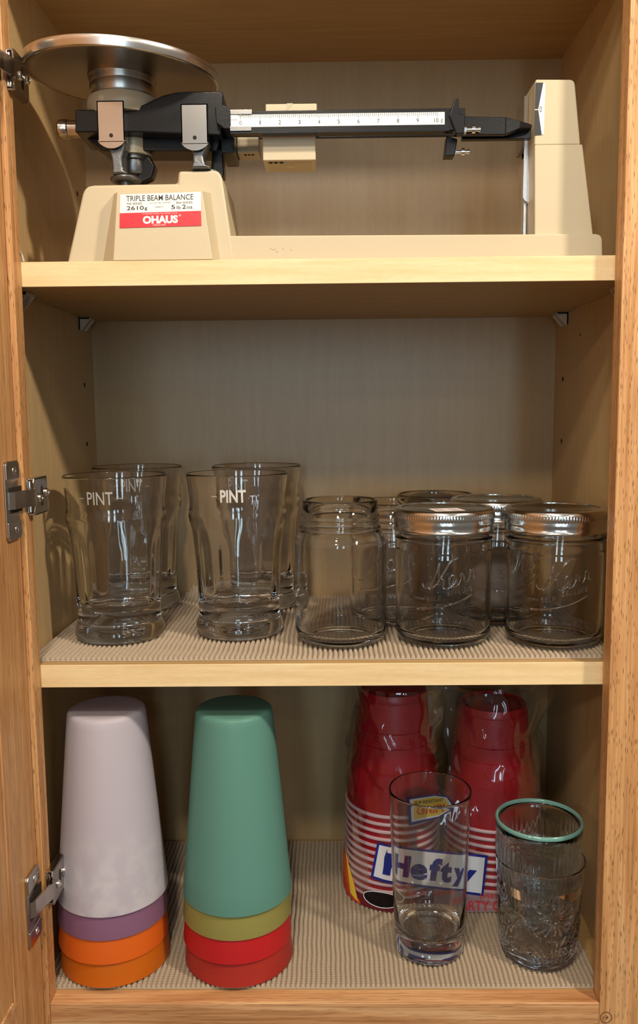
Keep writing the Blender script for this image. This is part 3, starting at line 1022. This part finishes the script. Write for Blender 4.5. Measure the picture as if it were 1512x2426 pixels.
# ------------------------------------------------------------------ mason jars
def jar_profile(R, rn, h, zs, thread=True):
    """R body radius, rn neck radius, h height, zs shoulder height"""
    o_ = [(0, 2.2), (R * 0.6, 1.8), (R * 0.7, 0.0)] + smooth_prof([(R - 9, 0.0), (R - 3.0, 2.2), (R - 0.4, 8), (R, 15), (R, zs * 0.5), (R, zs - 8), (R - 0.8, zs - 2), (rn + (R - rn) * 0.45, zs + 3.2), (rn + 0.4, zs + 5)], 4)
    z = zs + 5.5
    o_ += [(rn + 2.0, z + 0.3), (rn + 2.6, z + 1.6), (rn + 2.0, z + 2.9), (rn + 0.2, z + 3.4)]
    o_ += [(rn, z + 5), (rn + 0.2, z + 6.2), (rn + 1.2, z + 7), (rn + 1.2, z + 7.8), (rn + 0.1, z + 8.6), (rn, z + 10.5), (rn + 0.2, z + 11.4), (rn + 1.1, z + 12.1), (rn + 1.1, z + 12.9), (rn, z + 13.6), (rn - 0.2, h - 1.2), (rn - 0.7, h - 0.2)]
    i_ = [(rn - 1.6, h), (rn - 2.5, h - 0.4)] + smooth_prof([(rn - 2.9, h - 2), (rn - 2.9, zs + 8), (rn + (R - rn) * 0.4 - 3.2, zs + 2.5), (R - 3.6, zs - 4), (R - 3.2, zs - 12), (R - 3.2, zs * 0.5), (R - 3.3, 16), (R - 5.0, 9), (R - 11, 5.4), (R * 0.5, 5.4), (0, 5.8)], 4)
    i_[-1] = (0, 5.8)
    return o_ + i_


def emboss(par, R, kerr=True):
    e = MB()

    def fn(x, z, d=0):
        q = R + 0.06 + (d + 1) * 0.3
        a = -PI / 2 + x / R
        return (q * math.cos(a), q * math.sin(a), z)

    def stroke(pts, r=0.75):
        sm_ = smooth_prof(pts, 6)
        e.tube([fn(x, z) for x, z in [(a, b) for a, b in smooth2(pts)]], r, 8)

    def smooth2(pts):
        out = []
        P = [Vector(p) for p in pts]
        for i in range(len(P) - 1):
            p0, p1, p2, p3 = P[max(i - 1, 0)], P[i], P[i + 1], P[min(i + 2, len(P) - 1)]
            for k in range(7):
                t = k / 7
                out.append(tuple(0.5 * ((2 * p1) + (p2 - p0) * t + (2 * p0 - 5 * p1 + 4 * p2 - p3) * t * t + (3 * p1 - p0 - 3 * p2 + p3) * t ** 3)))
        out.append(tuple(P[-1]))
        return out
    # script K, e, r, r
    stroke([(-22.5, 55), (-20.5, 51.5), (-16.5, 53), (-12.5, 60), (-10, 68), (-8.6, 73)])
    stroke([(-8.6, 73), (-9.4, 66), (-8.6, 60), (-12, 54), (-17, 51)])
    stroke([(6, 77), (0.5, 74), (-4.5, 66), (-8.2, 60.6)])
    stroke([(-8.2, 60.6), (-5.2, 58.5), (-5.4, 53), (-2.6, 51.6), (2.0, 54.5), (4.6, 59), (3.4, 63.2), (0.6, 62.2), (-0.8, 57.5), (2, 53.4), (6, 54.2)])
    stroke([(6, 54.2), (8.6, 59), (9.0, 64), (11.4, 62.6), (12.0, 58), (14.6, 57.2)])
    stroke([(14.6, 57.2), (16.6, 61.2), (17.2, 66), (19.4, 66.6), (20.4, 62), (19.8, 58.6), (22.2, 59.6)])
    for s_, x0, x1, z0 in (('SELF', -18.5, -6.5, 40.5), ('SEALING', -2.5, 19.5, 43.6)):
        n = len(s_)
        w = (x1 - x0) / n
        for i, ch in enumerate(s_):
            xx = x0 + i * w
            zz = z0 + (xx + 18) * 0.16
            text_on(e, ch, xx, xx + w * 0.72, zz, zz + 4.2, fn, 0.0, 0.05, 0.1)
    stroke([(-27, 33.5), (-16, 34.8), (-4, 37.4), (8, 41.2), (19, 46)], 0.9)
    text_on(e, 'TRADE MARK REG.', -31, -20, 41.5, 43.2, fn, 0, 0, 0.1)
    for s_, x0, x1, z0 in (('WIDE', -18, -5.5, 22.5), ('MOUTH', -1.5, 17.5, 22.5), ('MASON', -8.5, 11, 14.5)):
        n = len(s_)
        w = (x1 - x0) / n
        for i, ch in enumerate(s_):
            xx = x0 + i * w
            text_on(e, ch, xx, xx + w * 0.74, z0, z0 + 4.4, fn, 0.0, 0, 0.1)
    o = e.build('embossed_lettering', glass_relief, par, smooth=40)
    o['label'] = 'raised script Kerr and capital lettering in the glass'
    return o


def jar_wave(r, z, t, i):
    return r * (1 + 0.0022 * math.sin(8 * t + z / 17.0) + 0.0016 * math.sin(13 * t - z / 11.0))


GJ = 'glass canning jars'
GL = 'jars with metal screw lids'
jarA = MB().lathe(jar_profile(39.4, 32.2, 122.0, 91), (0, 0, 0), 96, jar_wave).build('canning_jar', glass_jar, smooth=60)
jarA.location = Vector((242.2, 79, MZ2)) * S
tag(jarA, 'open lidless narrow-mouth glass jar standing front, right of the pint glasses', 'jar', GJ)
wide = jar_profile(40.9, 39.0, 112.5, 82)
jars = []
for k, (x, y, lab_, rz) in enumerate((
        (331, 80.5, 'lidded glass jar with a paper sticker on its lid, right of the open jar', 0.0),
        (424.6, 73.0, 'lidded glass jar standing against the right wall, foremost', -0.05),
        (390, 153.4, 'lidded glass jar behind the two front lidded jars', 0.5),
        (294, 154, 'open wide-mouth glass jar behind the front open jar', -0.2),
        (341.5, 223, 'open wide-mouth glass jar at the back wall, rim behind the lidded jars', 0.4))):
    if k == 0:
        j = MB().lathe(wide, (0, 0, 0), 96, jar_wave).build('canning_jar', glass_jar, smooth=60)
        emboss(j, 40.9)
        src = j
    else:
        j = src.copy()
        COL.objects.link(j)
        for c in kids(src):
            if c.name.startswith('embossed'):
                d = c.copy()
                COL.objects.link(d)
                d.parent = j
    j.location = Vector((x, y, MZ2 + (0.0 if k != 4 else 0.0))) * S
    j.rotation_euler.z = rz
    tag(j, lab_, 'jar', GJ)
    jars.append(j)


def knurl(r, z, t, i):
    if i in (8, 9):
        return r + 0.34 * math.cos(110 * t)
    return r


bandp = [(41.4, 95.6), (43.0, 95.4), (43.3, 96.4), (42.5, 97.2), (42.5, 101.6), (43.1, 103.0), (42.5, 104.6), (42.5, 106.4), (42.8, 107.0), (42.9, 107.6), (42.9, 111.0), (42.7, 111.6), (42.3, 113.0), (41.3, 114.2), (39.6, 114.6), (36.2, 114.4), (36.2, 113.7), (39.4, 113.7), (41.2, 112.4), (41.6, 104), (41.4, 95.6)]


def lid(par, sticker=False):
    rows = 440
    b_ = MB().lathe(bandp, (0, 0, 0), rows, knurl).build('lid_band', tin, par, smooth=50)
    MB().lathe([(0, 112.0), (31, 112.0), (32.6, 113.0), (36.5, 113.0), (36.5, 113.6), (32.4, 113.6), (30.8, 112.7), (0, 112.7)], (0, 0, 0), 72).build('lid_disc', tin_disc, par, smooth=40)
    if sticker:
        c, s_ = math.cos(0.2), math.sin(0.2)
        q = [(-13, -19), (13, -19), (13, 3), (-13, 3)]
        st_ = MB().add([(x * c - y * s_, x * s_ + y * c, 112.85) for x, y in q], [(0, 1, 2, 3)]).build('price_sticker', paper, par, smooth=0, recalc=False)
        st_['label'] = 'white paper sticker'
        tx = MB()
        for i in range(5):
            for x0, x1 in ((-11, -3), (2, 10)):
                w = 0.5 + (i % 2) * 0.35
                tx.add([(x * c - y * s_, x * s_ + y * c, 112.95) for x, y in ((x0, -17 + i * 3.6), (x1, -17 + i * 3.6), (x1, -17 + i * 3.6 + w), (x0, -17 + i * 3.6 + w))], [(0, 1, 2, 3)])
        tx.build('sticker_print', plain('grey_print', srgb(120, 110, 110), 0.7), st_, smooth=0, recalc=False)


lid(jars[0], True)
lid(jars[1])
lid(jars[2])

# crumpled cloth inside the back lidded jar
cb = MB()
random.seed(11)
P = []
nU, nV = 40, 26
vs, fs = [], []
for i in range(nV + 1):
    for k in range(nU):
        t, p = 2 * PI * k / nU, PI * i / nV
        r0 = 26 * max(math.sin(p), 1e-4) ** 0.6
        zz = 27 - 27 * math.cos(p) * 0.9
        v = Vector((r0 * math.cos(t), r0 * math.sin(t), zz))
        nn = noise.noise(Vector((v.x * 0.035, v.y * 0.035, v.z * 0.13))) * 7 + noise.noise(v * 0.12) * 3
        d = Vector((v.x, v.y, 0))
        if d.length > 0.01:
            v += d.normalized() * nn
        vs.append(tuple(v))
for i in range(nV):
    for k in range(nU):
        fs.append((i * nU + k, i * nU + (k + 1) % nU, (i + 1) * nU + (k + 1) % nU, (i + 1) * nU + k))
cb.add(vs, fs)
cl_ = cb.build('crumpled_cloth', cloth_mat, None, (0, 0, 0), smooth=60)
cl_.location = Vector((390, 153.4, MZ2 + 6.6)) * S
tag(cl_, 'crumpled brown cloth bundle inside the lidded jar at the back', 'cloth')

# ------------------------------------------------------------------ nested plastic tumblers, upside down
TH, TT, TW = 163.5, 32.8, 1.15
tprof = [(47.4 - TW, 0.0)] + [(47.4, 0.0), (47.5, 1.2)] + [(47.4 - (47.4 - TT) * (z / TH), z) for z in (20, 50, 90, 130, 155)] + \
        [(TT + 0.2, 159.5), (TT - 0.6, 162.0), (TT - 2.6, 163.3), (TT - 6, 163.5), (3, 163.2), (0.8, 163.3), (0, 163.4)]
tin_ = [(0, 162.2), (TT - 6, 162.3), (TT - 3.2, 161.8), (TT - 1.6, 160.4)] + [(47.4 - TW - (47.4 - TT) * (z / TH), z) for z in (155, 130, 90, 50, 20)] + [(47.4 - TW, 0.0)]
tum = None
for (cx, cyy), cols in (((39.6, 60.4), ((pp_amber, 'amber orange plastic tumbler at the bottom of the left stack'), (pp_orange, 'bright orange plastic tumbler, second from the bottom of the left stack'),
                                         (pp_purple, 'purple plastic tumbler under the white one in the left stack'), (pp_white, 'frosted white plastic tumbler upside down on top of the left stack'))),
                        ((149.4, 60.2), ((pp_brick, 'brick red plastic tumbler at the bottom of the right stack'), (pp_red, 'bright red plastic tumbler, second from the bottom of the right stack'),
                                          (pp_olive, 'olive green plastic tumbler under the teal one'), (pp_teal, 'frosted teal plastic tumbler upside down on top of its stack')))):
    for k, (m_, lab_) in enumerate(cols):
        if tum is None:
            me_src = MB().lathe(tprof + tin_[:-1] + [tprof[0]], (0, 0, 0), 96).build('plastic_tumbler', m_, smooth=50)
            o = tum = me_src
        else:
            o = tum.copy()
            o.data = tum.data.copy()
            o.data.materials[0] = m_
            COL.objects.link(o)
        dx = (0.4, -0.5, -0.4, 0.3)[k]
        o.location = Vector((cx + dx, cyy + (0.2, -0.3, 0.1, -0.2)[k], MZ0 + 0.3 + 20.9 * k)) * S
        tag(o, lab_, 'tumbler', 'nested plastic tumblers')

# ------------------------------------------------------------------ bag of red party cups
cupp = [(0, 113.6), (27.0, 113.6), (28.6, 112.6), (30.6, 114.8), (31.8, 114.6), (32.4, 112.5), (33.0, 108), (34.0, 107.0), (36.2, 80), (37.6, 79), (38.6, 66), (40.0, 65), (41.8, 42), (43.4, 40.8), (45.2, 18), (46.4, 7), (46.6, 3.4)]
cupi = [(45.6, 3.4)] + [(r - 0.6, z - 0.6) for r, z in cupp[::-1][1:-4]] + [(26, 112.4), (0, 112.4)]
cup0 = MB().lathe([(r, z) for r, z in cupp] + cupi, (0, 0, 0), 56).build('party_cup', cup_red, smooth=40)
MB().lathe([(46.0, 0.3), (47.2, 0.0), (48.1, 0.8), (48.2, 2.2), (47.4, 3.3), (46.2, 3.6), (45.4, 2.8), (45.4, 1.2), (46.0, 0.3)], (0, 0, 0), 56).build('rolled_rim', cup_white, cup0, smooth=60)['label'] = 'white rolled rim'
XC1, XC2, YC = 294.6, 393.2, 171.5
ORD = ['topmost', 'second from the top', 'third from the top', 'fourth from the top', 'fifth from the top', 'sixth from the top', 'seventh from the top', 'eighth from the top',
       'ninth from the top', 'tenth from the top', 'eleventh from the top', 'twelfth from the top', 'thirteenth from the top', 'fourteenth from the top']
first = True
for nm, cx, n, pitch in (('left', XC1, 13, 7.55), ('right', XC2, 11, 7.55)):
    for k in range(n):
        o = cup0 if first else dup(cup0)
        first = False
        o.location = Vector((cx + random.uniform(-0.25, 0.25), YC + random.uniform(-0.25, 0.25), MZ0 + 0.7 + pitch * k)) * S
        o.rotation_euler.z = random.uniform(0, 6)
        tag(o, 'red party cup, %s of the %s stack inside the clear bag' % (ORD[n - 1 - k], nm), 'cup', 'red party cups in the bag')

BR = 49.6
bag_len = XC2 - XC1


def bag_pt(s, z, off=0.0, R=BR):
    """s: millimetres along the outline, 0 at the front of the left stack, positive to the right"""
    q = R + off
    if s < 0:
        a = -PI / 2 + s / R
        return Vector((XC1 + q * math.cos(a), YC + q * math.sin(a), z))
    if s <= bag_len:
        return Vector((XC1 + s, YC - q, z))
    if s <= bag_len + PI * R:
        a = -PI / 2 + (s - bag_len) / R
        return Vector((XC2 + q * math.cos(a), YC + q * math.sin(a), z))
    s2 = s - bag_len - PI * R
    return Vector((XC2 - s2, YC + q, z))


nS, nZ = 220, 90
vs, fs = [], []
per = 2 * bag_len + 2 * PI * BR
ztop = 236.0
for i in range(nZ + 1):
    z = MZ0 + 0.35 + (ztop - MZ0) * i / nZ
    for k in range(nS):
        s = -PI * BR / 2 * 1.0 + per * k / nS
        if s > bag_len + PI * BR + bag_len:
            s -= per
        if z < 98:
            R = BR
        else:
            R = BR - 7.5 * min(1, (z - 98) / 110)
        if z > 218:
            R -= (z - 218) * 0.9
        p = bag_pt(s, z, 0, R)
        c = Vector((min(max(p.x, XC1), XC2), YC, z))
        d = (p - c).normalized()
        # cinch between the two stacks above the rims
        w = max(0.0, min(1, (z - 90) / 50))
        mid = math.exp(-((p.x - (XC1 + XC2) / 2) / 20) ** 2)
        amp = 0.25 + 2.6 * w
        nn = noise.noise(Vector((p.x * 0.035, p.y * 0.035, z * 0.022))) * amp * 1.5 + noise.noise(Vector((p.x * 0.09, p.y * 0.09, z * 0.05 + 7))) * amp * 0.9
        nn += (1 - abs(noise.noise(Vector((p.x * 0.05 + z * 0.02, p.y * 0.05, z * 0.012 + 3))))) ** 6 * 2.0 * w
        nn = max(nn, -0.5) if z < 98 else nn
        q = p + d * nn - Vector((0, (1 if d.y < 0 else -1) * -16 * mid * w, 0)) * 1.0
        # loose end billowing to the right near the top
        g = max(0.0, 1 - abs(z - 206) / 34.0)
        if d.x > 0:
            q.x += 19 * d.x * g + 3 * g * noise.noise(Vector((z * 0.08, p.y * 0.05, 1)))
        q.x = min(q.x, XR - 1.5)
        q.y = min(q.y, YB - 2)
        vs.append(tuple(q))
for i in range(nZ):
    for k in range(nS):
        fs.append((i * nS + k, i * nS + (k + 1) % nS, (i + 1) * nS + (k + 1) % nS, (i + 1) * nS + k))
bag = MB().add(vs, fs).build('plastic_bag', bag_film, None, (XC1 + bag_len / 2, YC, MZ0), smooth=180)
tag(bag, 'clear plastic bag printed Hefty wrapping the stacks of red cups', 'bag')
BGO = (XC1 + bag_len / 2, YC, MZ0)
bfn = lambda off: (lambda x, z, d=0: tuple(bag_pt(x - XC1, z, off)))


def quad_strip(mb, pts_lo, pts_hi, fn):
    n = len(pts_lo)
    mb.add([fn(*p) for p in pts_lo] + [fn(*p) for p in pts_hi], [(i, i + 1, n + i + 1, n + i) for i in range(n - 1)])


def lerp_strip(a, b, n=10):
    return [(a[0] + (b[0] - a[0]) * i / n, a[1] + (b[1] - a[1]) * i / n) for i in range(n + 1)]


lg = MB()
quad_strip(lg, lerp_strip((269.0, 35.6), (377.0, 20.0)), lerp_strip((276.0, 73.0), (381.0, 61.0)), bfn(0.7))
plate = lg.build('printed_logo', logo_blue, bag, BGO, smooth=0, recalc=False)
plate['label'] = 'white and blue brand panel'
lw = MB()
quad_strip(lw, lerp_strip((272.2, 38.0), (375.2, 22.9)), lerp_strip((278.0, 70.6), (378.2, 59.0)), bfn(0.9))
lw.build('logo_field', logo_white, plate, BGO, smooth=0, recalc=False)
lt = MB()
hf = lambda x, z, d=0: bfn(1.15)(x, z - (x - 276) * 0.13)
text_on(lt, 'H', 281, 304, 42.5, 65.0, hf, 0.06, 0.14)
text_on(lt, 'e', 305, 323, 41.5, 58.5, hf, 0.06, 0.1)
text_on(lt, 'f', 324, 336, 42.5, 66.5, hf, 0.06, 0.14)
text_on(lt, 't', 335.5, 348, 42.0, 64.0, hf, 0.06, 0.1)
text_on(lt, 'y', 348.5, 368, 38.5, 58.5, hf, 0.06, 0.14)
lt.build('logo_lettering', logo_blue, plate, BGO, smooth=0, recalc=False)
fl = MB()
quad_strip(fl, lerp_strip((304.6, 91.5), (334, 98.6), 5) + [(352, 108.4)], lerp_strip((303.0, 119), (330, 122.6), 5) + [(343, 121.0)], bfn(0.9))
flag = fl.build('printed_flag', logo_blue, bag, BGO, smooth=0, recalc=False)
f2 = MB()
quad_strip(f2, lerp_strip((307.4, 95.0), (334, 100.4), 5) + [(349.4, 108.6)], lerp_strip((306.0, 117.4), (330, 121.0), 5) + [(341.6, 119.4)], bfn(1.1))
f2.build('flag_field', logo_white, flag, BGO, smooth=0, recalc=False)
f3 = MB()
quad_strip(f3, lerp_strip((310.0, 98.0), (334, 102.0), 5) + [(346.4, 108.6)], lerp_strip((309.4, 116.4), (330, 119.8), 5) + [(339.6, 118.2)], bfn(1.25))
f3.build('flag_field', logo_yellow, flag, BGO, smooth=0, recalc=False)
sl = lambda x, z, d=0: bfn(1.4)(x, z + (x - 310) * 0.12)
f4 = MB()
text_on(f4, 'SLIP RESISTANT', 310.5, 338.5, 112.2, 115.4, sl, 0.015, 0.1)
f4.build('flag_lettering', logo_black, flag, BGO, smooth=0, recalc=False)
f5 = MB()
text_on(f5, 'GRIP!', 312.0, 339.5, 101.6, 109.8, sl, 0.03, 0.1)
f5.build('flag_lettering', logo_orange, flag, BGO, smooth=0, recalc=False)
bt = MB()
quad_strip(bt, lerp_strip((250, 4.0), (330, 4.0), 24), lerp_strip((250, 15.5), (330, 13.0), 24), bfn(0.6))
bt.build('printed_band', logo_maroon, bag, BGO, smooth=0, recalc=False)
bt = MB()
quad_strip(bt, lerp_strip((330, 4.0), (440, 4.0), 34), lerp_strip((330, 27.0), (440, 24.0), 34), bfn(0.6))
bt.build('printed_band', logo_pink, bag, BGO, smooth=0, recalc=False)
bx = MB()
tfn = bfn(1.0)
text_on(bx, 'EASY GRIP', 303, 352, 19.5, 25.0, tfn, 0.01)
text_on(bx, 'EVERYDAY', 374, 404, 17.5, 22.5, tfn, 0.005)
text_on(bx, 'PARTY CUPS', 350, 412, 5.5, 15.5, tfn, 0.02)
bx.build('band_lettering', logo_red, bag, BGO, smooth=0, recalc=False)
ov = MB()
cxo, czo = 280, 15.5
rings = [[(cxo + 18 * q * math.cos(t), czo + 7.5 * q * math.sin(t)) for t in [2 * PI * k / 32 for k in range(32)]] for q in (1.0, 0.75, 0.45, 0.1)]
vv = [bfn(1.2)(*p) for r in rings for p in r]
ff = [(a * 32 + k, a * 32 + (k + 1) % 32, (a + 1) * 32 + (k + 1) % 32, (a + 1) * 32 + k) for a in range(3) for k in range(32)] + [tuple(range(96, 128))]
ov.add(vv, ff)
ovo = ov.build('printed_oval', logo_black, bag, BGO, smooth=0, recalc=False)
rg = MB().tube([bfn(1.3)(cxo + 18.4 * math.cos(t), czo + 7.9 * math.sin(t)) for t in [2 * PI * k / 48 for k in range(48)]], 0.45, 5, True)
rg.build('oval_outline', logo_white, ovo, BGO, smooth=0)
for nm_, m_, lo, hi in (('printed_flame', logo_orange, ((221, 8), (258, 4)), ((214, 52), (236, 40))), ('printed_flame', logo_yellow, ((243, 9), (255, 6)), ((228, 60), (236, 42))), ('printed_flame', logo_red, ((214, 8), (252, 3.5)), ((216, 24), (244, 9)))):
    q = MB()
    quad_strip(q, lerp_strip(*lo), lerp_strip(*hi), bfn(1.0 if m_ is logo_orange else 1.3))
    q.build(nm_, m_, bag, BGO, smooth=0, recalc=False)

# ------------------------------------------------------------------ tall tumbler and two pressed glasses
tp = [(0, 1.0), (24, 0.6), (28.5, 0.0), (30.4, 0.8), (31.2, 3.0), (31.5, 18), (32.6, 50), (34.4, 100), (36.0, 145), (36.1, 146.2), (36.0, 146.8), (35.7, 147.2), (35.4, 147.3), (35.1, 147.2), (34.8, 146.8), (34.7, 146.2), (34.4, 143), (32.8, 100), (31.0, 55), (29.6, 28), (28.2, 21), (24.5, 18.0), (14, 17.2), (0, 17)]
tg = MB().lathe(tp, (0, 0, 0), 96).build('highball_glass', glass_tall, smooth=60)
tg.location = Vector((319.6, 71, MZ0)) * S
tag(tg, 'tall plain drinking glass standing in front of the bag of red cups', 'glass')

# lower: pressed starburst pattern
po = [(0, 1.2), (22, 0.8), (29, 0.0)]
zs = [0.5 + i * 0.62 for i in range(142)]


def r_low(z):
    if z < 4:
        return 30.5 + 2.2 * math.sqrt(z / 4)
    return 32.7 + 5.6 * ((z - 4) / 84.5) ** 0.8


po += [(r_low(z), z) for z in zs] + [(38.6, 88.6), (38.2, 89.2), (37.6, 89.2)]
nlow = len(po)
pi_ = [(37.1, 88.4), (36.4, 70), (34.6, 45), (32.0, 22), (29.0, 13), (22, 10.5), (0, 10)]


def cut(r, z, t, i):
    if i >= nlow or z < 2 or z > 72 or i < 3:
        return r
    h = 0
    for c0 in (-PI / 2 + 0.12, -PI / 2 + 0.12 + PI / 2, -PI / 2 + 0.12 + PI, -PI / 2 + 0.12 - PI / 2):
        da = (t - c0 + PI) % (2 * PI) - PI
        x, y = da * 36, z - 50
        d = math.hypot(x, y)
        if d < 21:
            ph = math.atan2(y, x)
            h = max(h, abs(math.cos(ph * 9)) ** 0.7 * min(1, d / 5) * min(1, (21 - d) / 8))
        x2, y2 = da * 34, z - 6
        d2 = math.hypot(x2, y2)
        if d >= 21 and d2 < 42 and y2 > 0:
            ph = math.atan2(x2, y2)
            h = max(h, 0.9 * abs(math.cos(ph * 14)) ** 0.7 * min(1, d2 / 6) * min(1, (42 - d2) / 8))
        db = ((t - c0 - PI / 4 + PI) % (2 * PI)) - PI
        xb, yb = db * 34, z - 30
        if abs(xb) + abs(yb) * 0.7 < 14:
            h = max(h, 0.45 + 0.55 * abs(math.sin(xb * 1.1 + yb * 0.8) * math.sin(xb * 1.1 - yb * 0.8)))
    return r - 1.0 + 1.25 * h


lowg = MB().lathe(po + pi_, (0, 0, 0), 260, cut).build('pressed_tumbler', glass_cut, smooth=25)
lowg.location = Vector((415.4, 63.5, MZ0)) * S
lowg.rotation_euler.z = 0.0
tag(lowg, 'clear pressed glass tumbler with starburst cuts, holding the aqua-rimmed glass', 'glass', 'nested pressed glasses')
aqua_rim = plain('aqua_rim_glass', srgb(150, 206, 196), 0.12)
aqua_rim.node_tree.nodes['Principled BSDF'].inputs['Transmission Weight'].default_value = 0.55
# upper: ribbed band with a smooth aqua rim, standing inside the lower one
uo = [(0, 0.8), (18, 0.5), (23.5, 0.0), (25.6, 1.6)] + [(26.4 + 7.8 * ((z - 3) / 48) ** 0.8, z) for z in [3 + i * 4 for i in range(13)]] + [(34.6, 54), (36.0, 58), (36.3, 63)] + \
     [(36.5, z) for z in (66, 70, 76)] + [(37.0, 82), (37.1, 87.2), (36.6, 88.0), (35.4, 88.0), (34.6, 87.2)]
nu = len(uo)
ui = [(34.0, 80), (33.6, 66), (32.8, 56), (31.2, 45), (28.6, 28), (24.4, 12), (20, 7.5), (0, 7)]


def rib(r, z, t, i):
    if i < nu and 20 < z < 76:
        return r + 0.45 * math.cos(44 * t) * min(1, (z - 20) / 6) * min(1, (76 - z) / 4)
    if i >= nu and 14 < z < 76:
        return r + 0.3 * math.cos(44 * t) * min(1, (z - 14) / 6) * min(1, (76 - z) / 4)
    return r


upg = MB().lathe(uo + ui, (0, 0, 0), 264, rib).build('pressed_tumbler', glass_teal, smooth=60)
MB().lathe([(34.9, 88.6), (37.1, 88.2), (37.5, 89.6), (37.2, 91.0), (36.2, 91.7), (35.2, 91.2), (34.6, 90.0), (34.9, 88.6)], (0, 0, 0), 96).build(
    'rim', aqua_rim, upg, smooth=60)['label'] = 'aqua blue glass rim'
upg.location = Vector((413.6, 63.0, MZ0 + 32.6)) * S
tag(upg, 'aqua-rimmed ribbed glass tumbler nested inside the starburst glass', 'glass', 'nested pressed glasses')

# the ceiling lamps throw light through the clear glass onto the liners and panels
for o in bpy.data.objects:
    if o.type == 'LIGHT' and o.name.startswith('ceiling_lamp'):
        o.data.cycles.is_caustics_light = True
    elif o.type == 'MESH':
        nm = o.data.materials[0].name if o.data.materials else ''
        if nm in ('clear_pint_glass', 'clear_jar_glass', 'clear_tumbler_glass'):
            o.cycles.is_caustics_caster = True
        elif o.name.split('.')[0] in ('shelf_liner', 'side_panel', 'back_panel', 'shelf', 'bottom_panel'):
            o.cycles.is_caustics_receiver = True
